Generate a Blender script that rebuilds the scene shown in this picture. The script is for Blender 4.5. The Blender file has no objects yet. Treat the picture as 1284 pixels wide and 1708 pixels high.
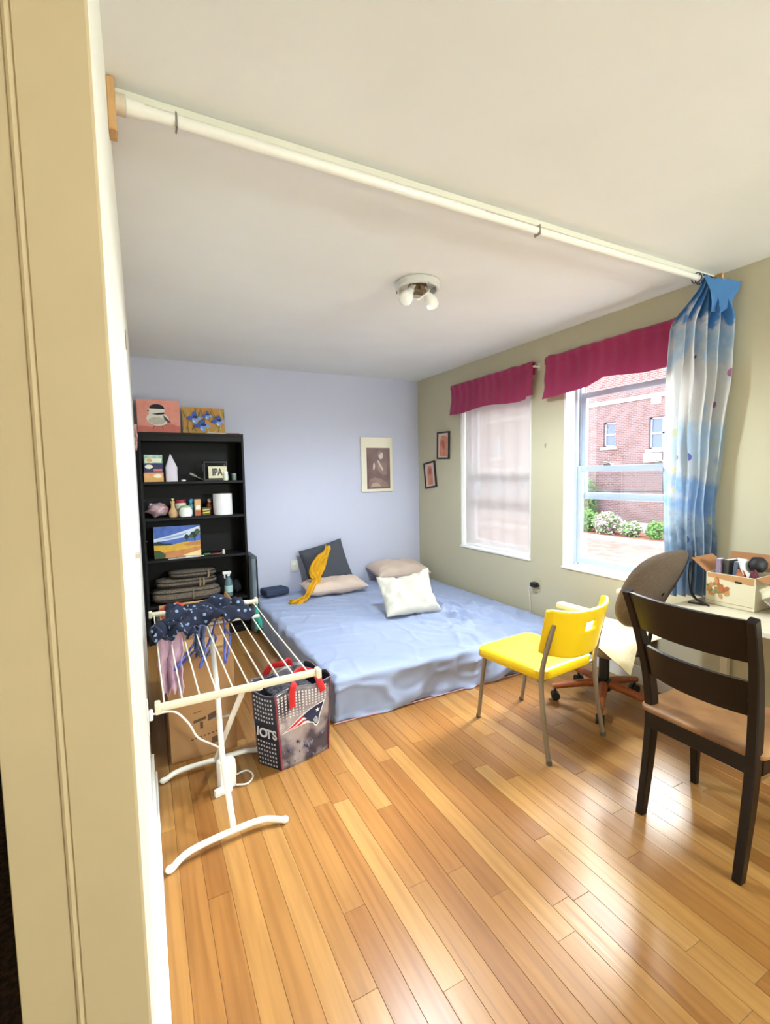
import bpy, bmesh, math, random
from mathutils import Vector, Matrix, noise
random.seed(7)
PI = math.pi
SC = bpy.context.scene
COL = SC.collection
R = math.radians

# ------------------------------------------------------------------ camera
def setup_camera():
    f, yaw, pitch, roll = 783.84, 0.47693, 0.07894, -0.01840
    cy, sy, cp, sp = math.cos(yaw), math.sin(yaw), math.cos(pitch), math.sin(pitch)
    fw = Vector((sy*cp, cy*cp, -sp)); r = Vector((cy, -sy, 0)); u = r.cross(fw)
    cr, sr = math.cos(roll), math.sin(roll)
    r2 = cr*r + sr*u; u2 = -sr*r + cr*u
    cd = bpy.data.cameras.new('camera'); co = bpy.data.objects.new('camera', cd)
    COL.objects.link(co)
    m = Matrix((r2, u2, -fw)).transposed().to_4x4()
    m.translation = Vector((0.0268, 0.0, 1.4296))
    co.matrix_world = m
    cd.sensor_fit = 'HORIZONTAL'; cd.sensor_width = 36.0
    cd.lens = f/1284*36.0; cd.clip_start = 0.02; cd.clip_end = 200
    SC.camera = co
setup_camera()

# ------------------------------------------------------------------ world, sun, exposure
wd = bpy.data.worlds.new('world'); SC.world = wd; wd.use_nodes = True
bg = wd.node_tree.nodes['Background']
bg.inputs['Color'].default_value = (0.86, 0.93, 1.0, 1); bg.inputs['Strength'].default_value = 3.6
sd = bpy.data.lights.new('sun', 'SUN'); sd.energy = 11.0; sd.angle = R(30); sd.color = (1.0, 0.97, 0.92)
so = bpy.data.objects.new('sun', sd); COL.objects.link(so)
so.rotation_euler = Vector((-1, -0.28, -0.80)).to_track_quat('-Z', 'Y').to_euler(); so.location = (12, 4, 10)
REAR_FILL_POWER = 84.0          # added fill lamp behind the camera
HALL_FILL_POWER = 4.0  # added fill lamp in the unseen hall
FIXTURE_FILL_POWER = 60.0            # added fill spot under the fixture in view
SC.view_settings.view_transform = 'Standard'; SC.view_settings.look = 'None'
SC.view_settings.exposure = 1.58; SC.view_settings.gamma = 1.0
SC.view_settings.use_curve_mapping = False

# ------------------------------------------------------------------ materials
def lin(c):
    def g(v):
        v /= 255.0
        return v/12.92 if v <= 0.04045 else ((v+0.055)/1.055)**2.4
    return (g(c[0]), g(c[1]), g(c[2]), 1.0)
MATS = {}
def mat(name, col, rough=0.6, metal=0.0, var=None, bump=None, spec=0.5, sheen=0.0, coat=0.0, stretch=None):
    """var=(scale, other colour, contrast); bump=(scale, strength)"""
    if name in MATS: return MATS[name]
    m = bpy.data.materials.new(name); m.use_nodes = True
    nt = m.node_tree; b = nt.nodes['Principled BSDF']
    b.inputs['Base Color'].default_value = lin(col); b.inputs['Roughness'].default_value = rough
    b.inputs['Metallic'].default_value = metal; b.inputs['Specular IOR Level'].default_value = spec
    if sheen: b.inputs['Sheen Weight'].default_value = sheen
    if coat: b.inputs['Coat Weight'].default_value = coat; b.inputs['Coat Roughness'].default_value = 0.12
    if var or bump:
        tc = nt.nodes.new('ShaderNodeTexCoord'); mp = nt.nodes.new('ShaderNodeMapping')
        nt.links.new(tc.outputs['Object'], mp.inputs['Vector'])
        if stretch: mp.inputs['Scale'].default_value = stretch
    if var:
        n = nt.nodes.new('ShaderNodeTexNoise'); n.inputs['Scale'].default_value = var[0]; n.inputs['Detail'].default_value = 5
        nt.links.new(mp.outputs[0], n.inputs['Vector'])
        rp = nt.nodes.new('ShaderNodeValToRGB'); k = var[2] if len(var) > 2 else 0.2
        rp.color_ramp.elements[0].position = 0.5-k; rp.color_ramp.elements[1].position = 0.5+k
        rp.color_ramp.elements[0].color = lin(col); rp.color_ramp.elements[1].color = lin(var[1])
        nt.links.new(n.outputs['Fac'], rp.inputs[0]); nt.links.new(rp.outputs[0], b.inputs['Base Color'])
    if bump:
        n2 = nt.nodes.new('ShaderNodeTexNoise'); n2.inputs['Scale'].default_value = bump[0]; n2.inputs['Detail'].default_value = 4
        nt.links.new(mp.outputs[0], n2.inputs['Vector'])
        bp = nt.nodes.new('ShaderNodeBump'); bp.inputs['Strength'].default_value = bump[1]; bp.inputs['Distance'].default_value = 0.01
        nt.links.new(n2.outputs['Fac'], bp.inputs['Height']); nt.links.new(bp.outputs[0], b.inputs['Normal'])
    MATS[name] = m
    return m

def oak_plank():
    m = bpy.data.materials.new('oak_plank'); m.use_nodes = True; nt = m.node_tree; L = nt.links
    b = nt.nodes['Principled BSDF']
    tc = nt.nodes.new('ShaderNodeTexCoord'); oi = nt.nodes.new('ShaderNodeObjectInfo')
    add = nt.nodes.new('ShaderNodeVectorMath'); add.operation = 'MULTIPLY_ADD'
    comb = nt.nodes.new('ShaderNodeCombineXYZ')
    mul = nt.nodes.new('ShaderNodeMath'); mul.operation = 'MULTIPLY'; mul.inputs[1].default_value = 57.0
    L.new(oi.outputs['Random'], mul.inputs[0]); L.new(mul.outputs[0], comb.inputs[0]); L.new(mul.outputs[0], comb.inputs[1])
    mp = nt.nodes.new('ShaderNodeMapping'); mp.inputs['Scale'].default_value = (26, 1.6, 10)
    L.new(tc.outputs['Object'], mp.inputs['Vector'])
    add.operation = 'ADD'; L.new(mp.outputs[0], add.inputs[0]); L.new(comb.outputs[0], add.inputs[1])
    n = nt.nodes.new('ShaderNodeTexNoise'); n.inputs['Scale'].default_value = 1.0; n.inputs['Detail'].default_value = 6; n.inputs['Distortion'].default_value = 1.2
    L.new(add.outputs[0], n.inputs['Vector'])
    wv = nt.nodes.new('ShaderNodeTexWave'); wv.inputs['Scale'].default_value = 0.35; wv.inputs['Distortion'].default_value = 9; wv.inputs['Detail'].default_value = 2; wv.inputs['Detail Scale'].default_value = 0.6
    L.new(add.outputs[0], wv.inputs['Vector'])
    r1 = nt.nodes.new('ShaderNodeValToRGB'); e = r1.color_ramp.elements
    e[0].position = 0.0; e[0].color = lin((140, 93, 46)); e[1].position = 1.0; e[1].color = lin((172, 130, 76))
    e.new(0.35).color = lin((152, 106, 55)); e.new(0.7).color = lin((162, 118, 64))
    L.new(oi.outputs['Random'], r1.inputs[0])
    r2 = nt.nodes.new('ShaderNodeValToRGB'); e = r2.color_ramp.elements
    e[0].position = 0.3; e[0].color = (0.74, 0.70, 0.66, 1); e[1].position = 0.62; e[1].color = (1.04, 1.04, 1.04, 1)
    L.new(n.outputs['Fac'], r2.inputs[0])
    mx = nt.nodes.new('ShaderNodeMix'); mx.data_type = 'RGBA'; mx.blend_type = 'MULTIPLY'; mx.inputs[0].default_value = 0.75
    L.new(r1.outputs[0], mx.inputs[6]); L.new(r2.outputs[0], mx.inputs[7])
    r3 = nt.nodes.new('ShaderNodeValToRGB'); e = r3.color_ramp.elements
    e[0].position = 0.0; e[0].color = (0.80, 0.76, 0.7, 1); e[1].position = 0.45; e[1].color = (1, 1, 1, 1)
    L.new(wv.outputs['Fac'], r3.inputs[0])
    mx2 = nt.nodes.new('ShaderNodeMix'); mx2.data_type = 'RGBA'; mx2.blend_type = 'MULTIPLY'; mx2.inputs[0].default_value = 0.4
    L.new(mx.outputs[2], mx2.inputs[6]); L.new(r3.outputs[0], mx2.inputs[7])
    L.new(mx2.outputs[2], b.inputs['Base Color'])
    b.inputs['Roughness'].default_value = 0.3; b.inputs['Specular IOR Level'].default_value = 0.5
    bp = nt.nodes.new('ShaderNodeBump'); bp.inputs['Strength'].default_value = 0.12; bp.inputs['Distance'].default_value = 0.004
    L.new(n.outputs['Fac'], bp.inputs['Height']); L.new(bp.outputs[0], b.inputs['Normal'])
    return m

def curtain_mat():
    m = bpy.data.materials.new('blue_floral_curtain'); m.use_nodes = True; nt = m.node_tree; L = nt.links
    b = nt.nodes['Principled BSDF']; b.inputs['Roughness'].default_value = 0.85
    tc = nt.nodes.new('ShaderNodeTexCoord'); sep = nt.nodes.new('ShaderNodeSeparateXYZ'); L.new(tc.outputs['Object'], sep.inputs[0])
    ns = nt.nodes.new('ShaderNodeTexNoise'); ns.inputs['Scale'].default_value = 9; ns.inputs['Detail'].default_value = 6; L.new(tc.outputs['Object'], ns.inputs['Vector'])
    ma = nt.nodes.new('ShaderNodeMath'); ma.operation = 'MULTIPLY_ADD'; ma.inputs[1].default_value = 0.34; L.new(ns.outputs['Fac'], ma.inputs[0])
    mr = nt.nodes.new('ShaderNodeMapRange'); mr.inputs[1].default_value = 0.6; mr.inputs[2].default_value = 2.5; L.new(sep.outputs[2], mr.inputs[0])
    ad = nt.nodes.new('ShaderNodeMath'); ad.operation = 'ADD'; ad.inputs[1].default_value = -0.17
    L.new(mr.outputs[0], ma.inputs[2]); L.new(ma.outputs[0], ad.inputs[0])
    rp = nt.nodes.new('ShaderNodeValToRGB'); e = rp.color_ramp.elements
    e[0].position = 0.0; e[0].color = lin((104, 124, 146)); e[1].position = 1.0; e[1].color = lin((92, 150, 206))
    for p, c in ((0.2, (112, 136, 160)), (0.28, (176, 192, 206)), (0.36, (138, 170, 206)), (0.42, (198, 202, 204)), (0.52, (176, 196, 212)), (0.58, (206, 206, 204)), (0.74, (208, 208, 206)), (0.80, (168, 194, 216)), (0.855, (212, 214, 216)), (0.885, (96, 152, 206))):
        e.new(p).color = lin(c)
    L.new(ad.outputs[0], rp.inputs[0])
    vo = nt.nodes.new('ShaderNodeTexVoronoi'); vo.inputs['Scale'].default_value = 9; L.new(tc.outputs['Object'], vo.inputs['Vector'])
    lt = nt.nodes.new('ShaderNodeMath'); lt.operation = 'LESS_THAN'; lt.inputs[1].default_value = 0.2; L.new(vo.outputs['Distance'], lt.inputs[0])
    s2 = nt.nodes.new('ShaderNodeSeparateColor'); L.new(vo.outputs['Color'], s2.inputs[0])
    gt = nt.nodes.new('ShaderNodeMath'); gt.operation = 'GREATER_THAN'; gt.inputs[1].default_value = 0.62; L.new(s2.outputs[0], gt.inputs[0])
    lz = nt.nodes.new('ShaderNodeMath'); lz.operation = 'LESS_THAN'; lz.inputs[1].default_value = 2.24; L.new(sep.outputs[2], lz.inputs[0])
    mu = nt.nodes.new('ShaderNodeMath'); mu.operation = 'MULTIPLY'; L.new(lt.outputs[0], mu.inputs[0]); L.new(gt.outputs[0], mu.inputs[1])
    mu2 = nt.nodes.new('ShaderNodeMath'); mu2.operation = 'MULTIPLY'; L.new(mu.outputs[0], mu2.inputs[0]); L.new(lz.outputs[0], mu2.inputs[1])
    r4 = nt.nodes.new('ShaderNodeValToRGB'); r4.color_ramp.interpolation = 'CONSTANT'; e = r4.color_ramp.elements
    e[0].position = 0; e[0].color = lin((166, 104, 140)); e[1].position = 0.75; e[1].color = lin((198, 198, 168)); e.new(0.4).color = lin((98, 106, 158))
    L.new(s2.outputs[1], r4.inputs[0])
    mx = nt.nodes.new('ShaderNodeMix'); mx.data_type = 'RGBA'; L.new(mu2.outputs[0], mx.inputs[0]); L.new(rp.outputs[0], mx.inputs[6]); L.new(r4.outputs[0], mx.inputs[7])
    L.new(mx.outputs[2], b.inputs['Base Color'])
    tr = nt.nodes.new('ShaderNodeBsdfTranslucent'); L.new(mx.outputs[2], tr.inputs[0])
    ms = nt.nodes.new('ShaderNodeMixShader'); ms.inputs[0].default_value = 0.3
    L.new(b.outputs[0], ms.inputs[1]); L.new(tr.outputs[0], ms.inputs[2]); L.new(ms.outputs[0], nt.nodes['Material Output'].inputs[0])
    return m

def sheer_mat(name, col, transl, transp):
    m = bpy.data.materials.new(name); m.use_nodes = True; nt = m.node_tree; L = nt.links
    b = nt.nodes['Principled BSDF']; b.inputs['Base Color'].default_value = lin(col); b.inputs['Roughness'].default_value = 0.9
    tr = nt.nodes.new('ShaderNodeBsdfTranslucent'); tr.inputs[0].default_value = lin(col)
    ms = nt.nodes.new('ShaderNodeMixShader'); ms.inputs[0].default_value = transl
    L.new(b.outputs[0], ms.inputs[1]); L.new(tr.outputs[0], ms.inputs[2])
    tp = nt.nodes.new('ShaderNodeBsdfTransparent'); ms2 = nt.nodes.new('ShaderNodeMixShader'); ms2.inputs[0].default_value = transp
    L.new(ms.outputs[0], ms2.inputs[1]); L.new(tp.outputs[0], ms2.inputs[2]); L.new(ms2.outputs[0], nt.nodes['Material Output'].inputs[0])
    return m

def glass_mat(name='window_glass', tint=(0.97, 0.99, 1.0, 1), refl=0.06):
    m = bpy.data.materials.new(name); m.use_nodes = True; nt = m.node_tree; L = nt.links
    nt.nodes.remove(nt.nodes['Principled BSDF'])
    tp = nt.nodes.new('ShaderNodeBsdfTransparent'); tp.inputs[0].default_value = tint
    gl = nt.nodes.new('ShaderNodeBsdfGlossy'); gl.inputs['Roughness'].default_value = 0.02
    ms = nt.nodes.new('ShaderNodeMixShader'); ms.inputs[0].default_value = refl
    L.new(tp.outputs[0], ms.inputs[1]); L.new(gl.outputs[0], ms.inputs[2]); L.new(ms.outputs[0], nt.nodes['Material Output'].inputs[0])
    return m

def brick_mat():
    m = bpy.data.materials.new('red_brick_facade'); m.use_nodes = True; nt = m.node_tree; L = nt.links
    b = nt.nodes['Principled BSDF']; b.inputs['Roughness'].default_value = 0.9
    tc = nt.nodes.new('ShaderNodeTexCoord'); sep = nt.nodes.new('ShaderNodeSeparateXYZ'); cb = nt.nodes.new('ShaderNodeCombineXYZ')
    L.new(tc.outputs['Object'], sep.inputs[0]); L.new(sep.outputs[1], cb.inputs[0]); L.new(sep.outputs[2], cb.inputs[1])
    br = nt.nodes.new('ShaderNodeTexBrick'); br.inputs['Scale'].default_value = 1.0
    br.inputs['Brick Width'].default_value = 0.24; br.inputs['Row Height'].default_value = 0.08; br.inputs['Mortar Size'].default_value = 0.01
    br.inputs['Color1'].default_value = lin((106, 74, 70)); br.inputs['Color2'].default_value = lin((88, 58, 56)); br.inputs['Mortar'].default_value = lin((122, 114, 114))
    L.new(cb.outputs[0], br.inputs['Vector']); L.new(br.outputs[0], b.inputs['Base Color'])
    return m

def dots_mat(name, base, dot, scale, size):
    m = bpy.data.materials.new(name); m.use_nodes = True; nt = m.node_tree; L = nt.links
    b = nt.nodes['Principled BSDF']; b.inputs['Roughness'].default_value = 0.85
    tc = nt.nodes.new('ShaderNodeTexCoord'); vo = nt.nodes.new('ShaderNodeTexVoronoi'); vo.inputs['Scale'].default_value = scale
    vo.inputs['Randomness'].default_value = 0.6
    L.new(tc.outputs['Object'], vo.inputs['Vector'])
    lt = nt.nodes.new('ShaderNodeMath'); lt.operation = 'LESS_THAN'; lt.inputs[1].default_value = size; L.new(vo.outputs['Distance'], lt.inputs[0])
    mx = nt.nodes.new('ShaderNodeMix'); mx.data_type = 'RGBA'; mx.inputs[6].default_value = lin(base); mx.inputs[7].default_value = lin(dot)
    L.new(lt.outputs[0], mx.inputs[0]); L.new(mx.outputs[2], b.inputs['Base Color'])
    return m

M_CEIL = mat('ceiling_plaster', (236, 237, 236), 0.9, var=(1.6, (229, 229, 226), 0.25), bump=(5, 0.25))
M_LAV = mat('lavender_grey_paint', (196, 198, 216), 0.8, bump=(60, 0.04))
M_KHAKI = mat('pale_khaki_paint', (194, 187, 160), 0.8, bump=(60, 0.04))
M_TAN = mat('tan_paint', (190, 172, 138), 0.8, var=(3, (182, 164, 130)), bump=(40, 0.04))
M_WHITEWALL = mat('off_white_paint', (232, 230, 220), 0.75, bump=(60, 0.03))
M_TRIM = mat('white_gloss_paint', (236, 236, 232), 0.4)
M_OAK = oak_plank()
M_SUB = mat('floor_underlay', (120, 78, 40), 0.7)
M_GLASS = glass_mat()
M_BLACKWOOD = mat('black_wood', (12, 11, 10), 0.6, var=(20, (18, 16, 14)), stretch=(1, 1, 6), spec=0.3)
M_WHITEMETAL = mat('white_enamel', (232, 230, 222), 0.35)
M_WHITEPLASTIC = mat('white_plastic', (236, 236, 234), 0.35)
M_BLACKPLASTIC = mat('black_plastic', (22, 22, 23), 0.45)
M_CHROME = mat('satin_metal', (170, 168, 162), 0.28, metal=1.0)
M_CARD = mat('cardboard', (178, 136, 92), 0.85, var=(6, (166, 124, 82)), bump=(90, 0.05))
M_CARDDARK = mat('cardboard_ink', (92, 66, 48), 0.85)
M_PAPER = mat('white_paper', (232, 232, 230), 0.8)
M_NAVY = mat('navy_ink', (24, 32, 66), 0.6)
M_RED = mat('red_ink', (186, 32, 44), 0.5)

# ------------------------------------------------------------------ mesh building
class MB:
    def __init__(s): s.v = []; s.f = []; s.m = []
    def add(s, vs, fs, mi=0):
        o = len(s.v); s.v += [Vector(v) for v in vs]; s.f += [tuple(i+o for i in f) for f in fs]; s.m += [mi]*len(fs); return o
    def xf(s, mtx, start=0):
        for i in range(start, len(s.v)): s.v[i] = mtx @ s.v[i]
        return s
    def box(s, a, b, bev=0.0, mi=0, seg=1):
        (x0, y0, z0), (x1, y1, z1) = a, b
        o = len(s.v)
        vs = [(x0,y0,z0),(x1,y0,z0),(x1,y1,z0),(x0,y1,z0),(x0,y0,z1),(x1,y0,z1),(x1,y1,z1),(x0,y1,z1)]
        fs = [(0,3,2,1),(4,5,6,7),(0,1,5,4),(1,2,6,5),(2,3,7,6),(3,0,4,7)]
        if bev <= 0: s.add(vs, fs, mi); return o
        bm = bmesh.new(); bv = [bm.verts.new(v) for v in vs]
        for f in fs: bm.faces.new([bv[i] for i in f])
        bmesh.ops.bevel(bm, geom=list(bm.edges), offset=bev, segments=seg, affect='EDGES', profile=0.5)
        bm.verts.index_update()
        s.add([v.co.copy() for v in bm.verts], [[v.index for v in f.verts] for f in bm.faces], mi); bm.free(); return o
    def tube(s, path, r, seg=10, mi=0, caps=True, closed=False, flat=1.0):
        P = [Vector(p) for p in path]; n = len(P); rs = r if isinstance(r, (list, tuple)) else [r]*n
        T = []
        for i in range(n):
            if closed: t = P[(i+1) % n]-P[i-1]
            else: t = P[min(i+1, n-1)]-P[max(i-1, 0)]
            T.append(t.normalized() if t.length > 1e-9 else Vector((0, 0, 1)))
        up = Vector((0, 0, 1)) if abs(T[0].z) < 0.9 else Vector((1, 0, 0))
        N = (up-T[0]*up.dot(T[0])).normalized(); vs = []; fs = []
        for i in range(n):
            N = (N-T[i]*N.dot(T[i])); N = N.normalized() if N.length > 1e-6 else T[i].orthogonal().normalized()
            B = T[i].cross(N)
            for k in range(seg):
                a = 2*PI*k/seg; vs.append(P[i]+rs[i]*(math.cos(a)*N*flat+math.sin(a)*B))
        m = n if closed else n-1
        for i in range(m):
            for k in range(seg):
                a = i*seg+k; b2 = i*seg+(k+1) % seg; c = ((i+1) % n)*seg+(k+1) % seg; d = ((i+1) % n)*seg+k
                fs.append((a, d, c, b2)) if False else fs.append((a, b2, c, d))
        if caps and not closed:
            fs.append(tuple(reversed(range(seg)))); fs.append(tuple((n-1)*seg+k for k in range(seg)))
        return s.add(vs, fs, mi)
    def lathe(s, prof, c=(0, 0, 0), seg=20, mi=0):
        vs = []; fs = []; n = len(prof)
        for (r, z) in prof:
            for k in range(seg):
                a = 2*PI*k/seg; vs.append((c[0]+r*math.cos(a), c[1]+r*math.sin(a), c[2]+z))
        for i in range(n-1):
            for k in range(seg):
                fs.append((i*seg+k, i*seg+(k+1) % seg, (i+1)*seg+(k+1) % seg, (i+1)*seg+k))
        if prof[0][0] > 1e-5: fs.append(tuple(reversed(range(seg))))
        if prof[-1][0] > 1e-5: fs.append(tuple((n-1)*seg+k for k in range(seg)))
        return s.add(vs, fs, mi)
    def prism(s, poly, h0, h1, axis='z', mi=0):
        def p3(a, b, h): return {'z': (a, b, h), 'y': (a, h, b), 'x': (h, a, b)}[axis]
        n = len(poly); vs = [p3(a, b, h0) for a, b in poly]+[p3(a, b, h1) for a, b in poly]
        fs = [tuple(reversed(range(n))), tuple(range(n, 2*n))]+[(i, (i+1) % n, n+(i+1) % n, n+i) for i in range(n)]
        return s.add(vs, fs, mi)
    def poly(s, pts, mi=0): return s.add(pts, [tuple(range(len(pts)))], mi)
    def grid(s, nu, nv, fn, mi=0, wrap_u=False):
        vs = []; fs = []
        for j in range(nv+1):
            for i in range(nu if wrap_u else nu+1):
                vs.append(fn(i/nu, j/nv))
        w = nu if wrap_u else nu+1
        for j in range(nv):
            for i in range(nu):
                a = j*w+i; b = j*w+(i+1) % w if wrap_u else j*w+i+1
                fs.append((a, b, b+w, a+w) if not wrap_u else (a, b, (j+1)*w+(i+1) % w, (j+1)*w+i))
        return s.add(vs, fs, mi)
    def ball(s, c, r, seg=14, rings=9, mi=0):
        rx, ry, rz = r if isinstance(r, (tuple, list)) else (r, r, r); o = len(s.v)
        s.lathe([(max(1e-6, math.sin(PI*i/rings)), -math.cos(PI*i/rings)) for i in range(rings+1)], seg=seg, mi=mi)
        for i in range(o, len(s.v)): v = s.v[i]; s.v[i] = Vector((c[0]+v.x*rx, c[1]+v.y*ry, c[2]+v.z*rz))
        return o
    def mesh(s, name, mats, smooth=False):
        me = bpy.data.meshes.new(name); me.from_pydata([tuple(v) for v in s.v], [], s.f)
        ms = mats if isinstance(mats, (list, tuple)) else [mats]
        for m in ms: me.materials.append(m)
        me.polygons.foreach_set('material_index', s.m)
        bm = bmesh.new(); bm.from_mesh(me); bmesh.ops.recalc_face_normals(bm, faces=bm.faces); bm.to_mesh(me); bm.free()
        if smooth:
            me.polygons.foreach_set('use_smooth', [True]*len(me.polygons))
            try: me.set_sharp_from_angle(angle=R(smooth if smooth is not True else 40))
            except Exception: pass
        me.update(); return me
    def build(s, name, mats, parent=None, loc=(0, 0, 0), rot=(0, 0, 0), smooth=False, solid=0.0, label=None):
        o = bpy.data.objects.new(name, s.mesh(name, mats, smooth)); COL.objects.link(o)
        o.location = loc; o.rotation_euler = rot
        if parent: o.parent = parent
        if label: o['label'] = label
        if solid:
            md = o.modifiers.new('thickness', 'SOLIDIFY'); md.thickness = solid; md.offset = 0
        return o

def thing(name, label, cat, loc=(0, 0, 0), rot=(0, 0, 0), group=None):
    o = bpy.data.objects.new(name, None); COL.objects.link(o); o.location = loc
    o.rotation_euler = rot if isinstance(rot, (tuple, list)) else (0, 0, rot); o.empty_display_size = 0.1
    o['label'] = label; o['category'] = cat
    if group: o['group'] = group
    return o
def tag(o, label, cat, group=None):
    o['label'] = label; o['category'] = cat
    if group: o['group'] = group
    return o
def struct(o, label, cat):
    o['kind'] = 'structure'; o['label'] = label; o['category'] = cat; return o
def nz(x, y, z=0.0): return noise.noise(Vector((x, y, z)))
def ell(cx, cy, rx, ry, n=20, rot=0.0, a0=0.0, a1=2*PI):
    out = []
    full = abs(a1-a0-2*PI) < 1e-6
    for k in range(n):
        a = a0+(a1-a0)*k/(n if full else n-1); x = rx*math.cos(a); y = ry*math.sin(a)
        out.append((cx+x*math.cos(rot)-y*math.sin(rot), cy+x*math.sin(rot)+y*math.cos(rot)))
    return out
def smoothpath(pts, n=8):
    P = [Vector(p) for p in pts]; out = []
    for i in range(len(P)-1):
        p0 = P[max(i-1, 0)]; p1 = P[i]; p2 = P[i+1]; p3 = P[min(i+2, len(P)-1)]
        for k in range(n):
            t = k/n
            out.append(0.5*((2*p1)+(p2-p0)*t+(2*p0-5*p1+4*p2-p3)*t*t+(3*p1-p0-3*p2+p3)*t**3))
    out.append(P[-1]); return out
def text_obj(s, size, m, parent, mtx, name='lettering', ext=0.0004, bold=0.0):
    c = bpy.data.curves.new(name, 'FONT'); c.body = s; c.size = size; c.extrude = ext; c.offset = bold
    c.align_x = 'CENTER'; c.align_y = 'CENTER'
    o = bpy.data.objects.new(name, c); COL.objects.link(o)
    dg = bpy.context.evaluated_depsgraph_get(); me = bpy.data.meshes.new_from_object(o.evaluated_get(dg))
    bpy.data.objects.remove(o); bpy.data.curves.remove(c)
    me.materials.clear(); me.materials.append(m)
    t = bpy.data.objects.new(name, me); COL.objects.link(t); t.matrix_local = mtx
    if parent: t.parent = parent
    return t

# ------------------------------------------------------------------ the room shell
W, D, H = 2.931, 4.74, 2.5
YB = -2.2                       # rear wall of the camera's end of the room
XL = -1.35                      # far side of the hall
b = MB(); b.box((-0.17, D, -0.02), (W+0.2, D+0.15, H+0.02)); struct(b.build('wall_back', M_LAV), 'lavender grey back wall behind the mattress and bookcase', 'wall')
# right wall with window openings
WIN = [(2.945, 3.92), (1.62, 2.605)]; ZS, ZH = 0.69, 2.24
b = MB(); X0, X1 = W, W+0.2
b.box((X0, YB-0.15, -0.02), (X1, D, ZS)); b.box((X0, YB-0.15, ZH), (X1, D, H+0.02))
ys = [YB-0.15]
for y0, y1 in sorted(WIN): ys += [y0, y1]
ys.append(D)
for i in range(0, len(ys), 2): b.box((X0, ys[i], ZS), (X1, ys[i+1], ZH))
struct(b.build('wall_right', M_KHAKI), 'pale khaki wall holding the two windows', 'wall')
# left wall (its end is next to the camera)
YE = 0.695
b = MB(); b.box((-0.14, YE+0.012, -0.02), (0, D, H+0.02)); wl = struct(b.build('wall_left', M_WHITEWALL), 'off white left wall seen almost edge on', 'wall')
b = MB(); b.box((-0.078, YE, 0), (0.0, YE+0.012, H), 0.003); b.box((-0.142, YE+0.001, 0), (-0.078, YE+0.012, H), 0.001)
b.tube([(-0.081, YE+0.002, 0.0), (-0.081, YE+0.002, H)], 0.004, 8); b.build('wall_end_face', M_TAN, wl, label='tan painted end of the wall')
# small marks and a plate on the left wall
b = MB(); b.box((0, 2.30, 1.98), (0.003, 2.32, 2.06)); b.build('wall_slot', mat('brown_scuff', (150, 128, 104)), wl)
b = MB(); b.box((0, 1.60, 1.19), (0.012, 1.63, 1.205)); b.build('wall_hook', mat('scuffed_paint', (206, 190, 176)), wl)
b = MB(); b.box((-1.5, YB-0.15, -0.02), (W, YB, H+0.02)); struct(b.build('wall_rear', M_KHAKI), 'khaki wall behind the camera', 'wall')
b = MB(); b.box((XL-0.15, YB-0.15, -0.02), (XL, D, H+0.02)); struct(b.build('wall_hall', M_TAN), 'tan wall of the hall beyond the wall end', 'wall')
b = MB(); b.box((XL, D-1.0, -0.02), (-0.13, D-0.85, H+0.02)); struct(b.build('wall_hall_end', M_TAN), 'tan end wall of the hall', 'wall')
b = MB(); b.box((XL-0.15, YB-0.15, H), (W+0.2, D+0.15, H+0.15)); struct(b.build('ceiling', M_CEIL), 'white swirled plaster ceiling', 'ceiling')
# floor: oak strips, each a plank of its own
b = MB(); b.box((-0.14, YB-0.15, -0.12), (W+0.2, D+0.1, -0.0195)); fl = struct(b.build('floor', M_SUB), 'honey oak strip floor', 'floor')
PW = 0.0772; rows = 38; prng = random.Random(11); meshes = {}
def plank_mesh(L_):
    L_ = round(L_, 2)
    if L_ not in meshes:
        q = MB(); q.box((0.0004, 0.0004, -0.0195), (PW-0.0004, L_-0.0004, 0.0), 0.0008); meshes[L_] = q.mesh('plank', M_OAK)
    return meshes[L_], L_
for r_ in range(rows):
    y = -0.75 - prng.random()*0.4; x = 0.0+r_*PW
    while y < D-0.05:
        L_ = 0.55+0.15*prng.randint(0, 7)
        if prng.random() < 0.25: L_ += 0.35
        if y+L_ > D-0.3: L_ = D-y
        me, L2 = plank_mesh(L_)
        o = bpy.data.objects.new('plank', me); COL.objects.link(o); o.location = (x, y, 0); o.parent = fl
        y += L2
b = MB(); b.box((-0.14, YB, -0.0195), (0.0, YE, 0.0))
for r_ in range(rows): b.box((r_*PW+0.0004, YB, -0.0195), ((r_+1)*PW-0.0004, -1.16, 0.0))
o = b.build('plank_field', M_OAK, fl); o['kind'] = 'stuff'
b = MB(); b.box((XL, YB, -0.12), (-0.14, D-1.0, -0.004)); struct(b.build('floor_hall', mat('dark_carpet', (70, 46, 32), 0.95, var=(60, (30, 22, 16), 0.12), bump=(140, 0.6))), 'dark brown hall carpet beyond the wall end', 'floor')
# baseboards
b = MB(); b.box((0.0, YE+0.02, 0.0), (0.014, 2.45, 0.11), 0.003); b.box((0.014, YE+0.02, 0.0), (0.024, 2.45, 0.02), 0.003); struct(b.build('baseboard_left', M_TRIM), 'white baseboard along the left wall', 'baseboard')
b = MB(); b.box((W-0.014, YB, 0.0), (W, D-0.02, 0.12), 0.003); struct(b.build('baseboard_right', M_TRIM), 'white baseboard under the windows', 'baseboard')
b = MB(); b.box((0.0, D-0.014, 0.0), (W-0.014, D, 0.12), 0.003); struct(b.build('baseboard_back', M_TRIM), 'white baseboard along the back wall', 'baseboard')

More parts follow.
